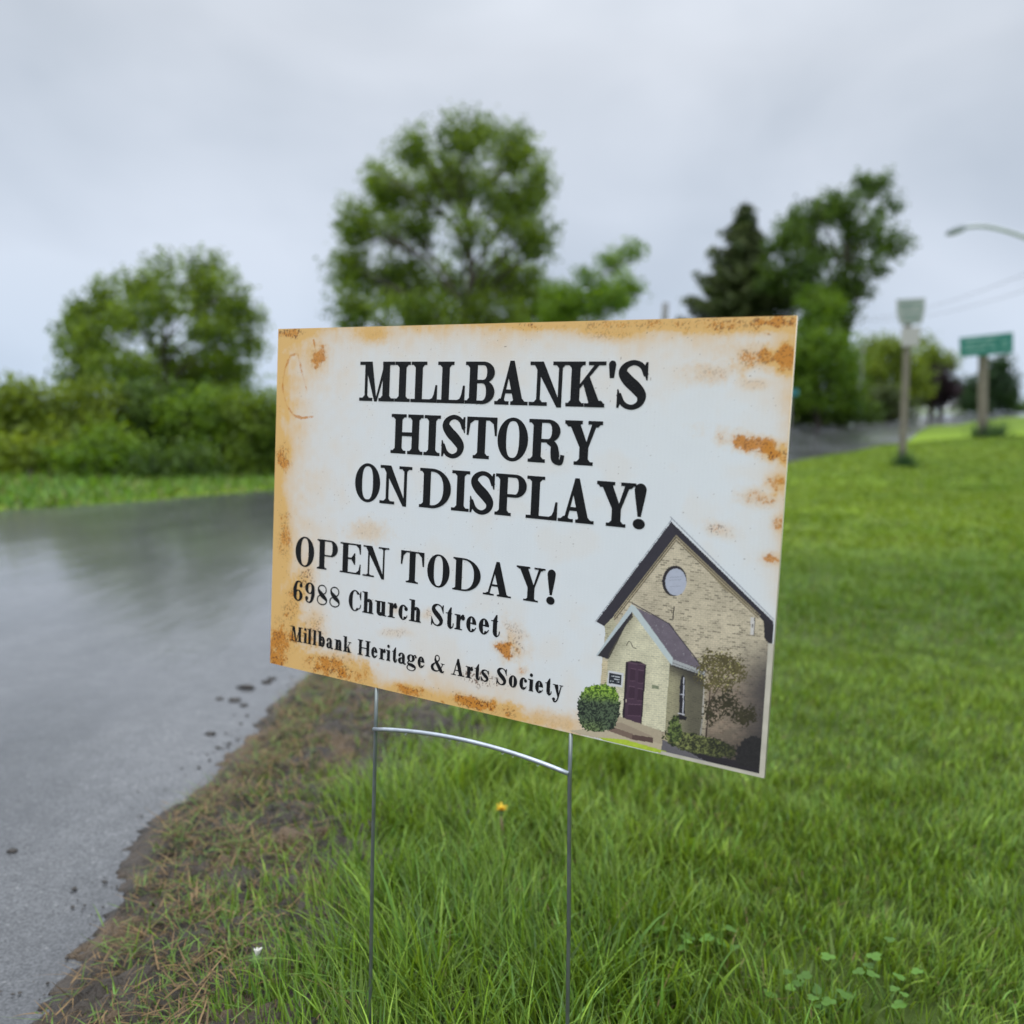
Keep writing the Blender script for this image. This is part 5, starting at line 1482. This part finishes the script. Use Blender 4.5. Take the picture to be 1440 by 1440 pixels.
for kx, lab in ((-.9, 'thin overhead wire, the left one of two'), (.9, 'thin overhead wire, the right one of two')):
    a_ = wA + np.array([kx, -.2, -.4]); b_ = wB + np.array([kx, -.2, -.4])
    pts = []
    for s in np.linspace(0, 1, 24):
        p = a_ * (1 - s) + b_ * s; p[2] -= 1.6 * 4 * s * (1 - s); pts.append(p)
    O_ = pts[0]
    q = MB(); q.tube([p - O_ for p in pts], .011, 5)
    o = q.build('overhead_wire', M_CABLE); o.location = O_
    tag(o, lab, 'wire', 'overhead wires')

# small teal sign at the far roadside
tb = at(1112, 598, 44); tz = ground1(tb[0], 44)
ts = empty('street_sign', (tb[0], 44, tz - .05), 'small teal sign on a post peeking out by the sign right edge', 'road sign'); to = np.array([tb[0], 44, tz - .05])
q = MB(); q.tube([(0, 0, 0), at(1112, 546, 44) - to], .05, 8); q.build('post', M_POLE, ts)
plate(ts, to, [(1101, 548), (1122, 547), (1122, 556), (1101, 557)], 44, .02, 'sign_plate', M_TEAL, -.08)

# white houses far up the road
def house(label, px, Y, wpx, wall_y, ridge_y, ang, roofm):
    c = at(px, wall_y, Y); gz = ground1(c[0], Y); w = px2m(wpx, Y); h = c[2] - gz; rh = at(px, ridge_y, Y)[2] - gz
    if h < 1.5: gz = c[2] - 2.4; h = 2.4; rh = at(px, ridge_y, Y)[2] - gz
    root = empty('house', (c[0], Y, gz - .3), label, 'house', 'white houses up the road', rotz=ang)
    d = w * 1.3; h += .3; rh += .3
    V = [(-w / 2, -d / 2, 0), (w / 2, -d / 2, 0), (w / 2, d / 2, 0), (-w / 2, d / 2, 0), (-w / 2, -d / 2, h), (w / 2, -d / 2, h), (w / 2, d / 2, h), (-w / 2, d / 2, h), (0, -d / 2, rh), (0, d / 2, rh)]
    F = [[0, 1, 5, 8, 4], [1, 2, 6, 5], [2, 3, 7, 9, 6], [3, 0, 4, 7]]
    npmesh('wall', np.array(V), F, M_WHITEWALL, root)
    e = .25; t = .12
    V, F = [], []
    for s in (-1, 1):
        b = len(V)
        x0 = s * (w / 2 + e); zs = h - e * (rh - h) / (w / 2)
        V += [(x0, -d / 2 - e, zs + .02), (0, -d / 2 - e, rh + .02), (0, d / 2 + e, rh + .02), (x0, d / 2 + e, zs + .02), (x0, -d / 2 - e, zs + t), (0, -d / 2 - e, rh + t), (0, d / 2 + e, rh + t), (x0, d / 2 + e, zs + t)]
        F += [[b + 3, b + 2, b + 1, b], [b + 4, b + 5, b + 6, b + 7], [b, b + 1, b + 5, b + 4], [b + 2, b + 3, b + 7, b + 6], [b + 3, b, b + 4, b + 7]]
    npmesh('roof', np.array(V), F, roofm, root)
    for xx in (-w * .22, w * .22):
        q = MB(); q.box((xx, -d / 2 - .02, h * .55), (w * .17, .05, h * .34)); q.build('window', M_PANE, root)
    q = MB(); q.box((0, -d / 2 - .02, h * .36), (w * .14, .05, h * .68)); q.build('door', M_ROOF, root)
house('small white house seen under the purple tree, left of its trunk', 1300, 98, 20, 568, 560, .2, M_WHITEWALL)
house('white gabled house right of the purple tree', 1344, 100, 24, 574, 562, -.15, M_WHITEWALL)

# ------------------------------------------------------------------ small things in the foreground
clods = [(346, 968, .018, 'largest mud clod on the asphalt, by the sign lower left corner'), (330, 985, .012, 'second mud clod just left of the largest one'), (309, 983, .009, 'small mud clod farthest left of the cluster by the sign'),
         (375, 960, .012, 'mud clod right of the largest one, nearest the sign'), (343, 992, .010, 'flat mud clod just below the largest one'), (296, 1032, .011, 'brown mud clod alone in the puddle below the cluster'), (17, 1196, .008, 'tiny dark clod alone at the left edge of the asphalt'), (382, 955, .010, 'smallest mud clod right beside the muddy verge')]
for x, y, r, lab in clods:
    v = ray(x, y); t = (0.012 - CAM_H) / v[2]; p = CAMP + v * t
    q = MB(); q.ball((0, 0, r * .22), r, 12, 8, (random.uniform(.9, 1.35), random.uniform(.7, 1.0), random.uniform(.3, .5)), .42)
    o = q.build('mud_clod', M_CLOD, smooth=True); o.location = (p[0], p[1], float(base_h([p[0]], [p[1]])[0]) + .012)
    tag(o, lab, 'mud clod', 'mud clods on the wet asphalt')

def flower(name, label, px, py, Y, open_):
    h = at(px, py, Y); gz = ground1(h[0], Y)
    root = empty(name, (h[0], Y, gz), label, 'flower')
    hz = h[2] - gz
    q = MB(); q.tube([(.012, 0, -.01), (.004, .003, hz * .5), (0, 0, hz - .006)], [.0026, .0023, .002], 7); q.build('stem', M_STEM, root, smooth=True)
    if open_:
        V, F = [], []
        for k in range(70):
            a = random.uniform(0, 6.28); L = random.uniform(.005, .0105); z0 = hz + random.uniform(0, .004); up = random.uniform(.1, .8)
            d = np.array([math.cos(a), math.sin(a), up]); s_ = np.array([-math.sin(a), math.cos(a), 0]) * .0013
            b = len(V); c0 = np.array([0, 0, z0]); V += [c0 - s_ * .6, c0 + s_ * .6, c0 + d * L + s_, c0 + d * L - s_]; F.append([b, b + 1, b + 2, b + 3])
        npmesh('petals', np.array(V), F, M_YELLOW, root)
        q = MB(); q.ball((0, 0, hz - .004), .005, 8, 6); q.build('sepals', M_SEPAL, root, smooth=True)
    else:
        V, F = [], []
        q = MB(); q.ball((0, 0, hz), .0075, 10, 7, (1, 1, 1.15)); 
        for k in range(26):
            a = random.uniform(0, 6.28); L = random.uniform(.006, .012); el = random.uniform(-.9, .7)
            d = np.array([math.cos(a) * math.cos(el), math.sin(a) * math.cos(el), math.sin(el)])
            q.tube([np.array([0, 0, hz]) + d * .005, np.array([0, 0, hz]) + d * (.006 + L)], [.0012, .0003], 4)
        q.build('sepals', M_SEPAL, root)
        q = MB()
        for k in range(16):
            q.tube([(0, 0, hz + .007), (random.uniform(-.005, .006), random.uniform(-.004, .004), hz + .017)], [.001, .0006], 4)
        q.build('tuft', M_FLUFF, root)
flower('dandelion', 'small yellow dandelion flower in the grass below the crossbar', 705, 1140, 1.60, True)
flower('dandelion', 'closed dandelion head with a white tip on a reddish stem, lower left', 361, 1352, 1.16, False)

def broadleaf(label, px, py, Y, leaves):
    c = at(px, py, Y); gz = ground1(c[0], Y)
    V, F, Cs = [], [], []
    for ang, L, W, el in leaves:
        d = np.array([math.cos(ang) * math.cos(el), math.sin(ang) * math.cos(el), math.sin(el)]); s_ = np.array([-math.sin(ang), math.cos(ang), 0]); b = len(V); n = 9
        for k in range(n + 1):
            t = k / n; wd = W * math.sin(math.pi * min(max(t, .02), .985)) ** .8
            p = d * L * t + np.array([0, 0, -.25 * L * t * t])
            V += [p - s_ * wd / 2 + np.array([0, 0, wd * .2]), p, p + s_ * wd / 2 + np.array([0, 0, wd * .2])]
            Cs += [np.array([.085, .18, .035])] * 3
        for k in range(n):
            for m_ in range(2): a = b + 3 * k + m_; F.append((a, a + 1, a + 4, a + 3))
    o = npmesh('broadleaf_weed', np.array(V), np.array(F), M_GRASS, colors=np.array(Cs), smooth=True)
    o.location = (c[0], Y, max(gz, c[2] - .02))
    tag(o, label, 'weed', 'broad leaved weeds in the lawn edge')
broadleaf('broad bluish leaved weed on the mud, lower left of the closed dandelion', 283, 1385, 1.24, [(.1, .05, .014, .2), (2.6, .035, .012, .6), (-.6, .045, .013, .1)])
broadleaf('broad leaved weed in the grass right of the sign stake', 1165, 1395, 1.26, [(.4, .05, .022, .4), (2.2, .05, .02, .5), (4.1, .045, .02, .3), (5.3, .04, .018, .5)])
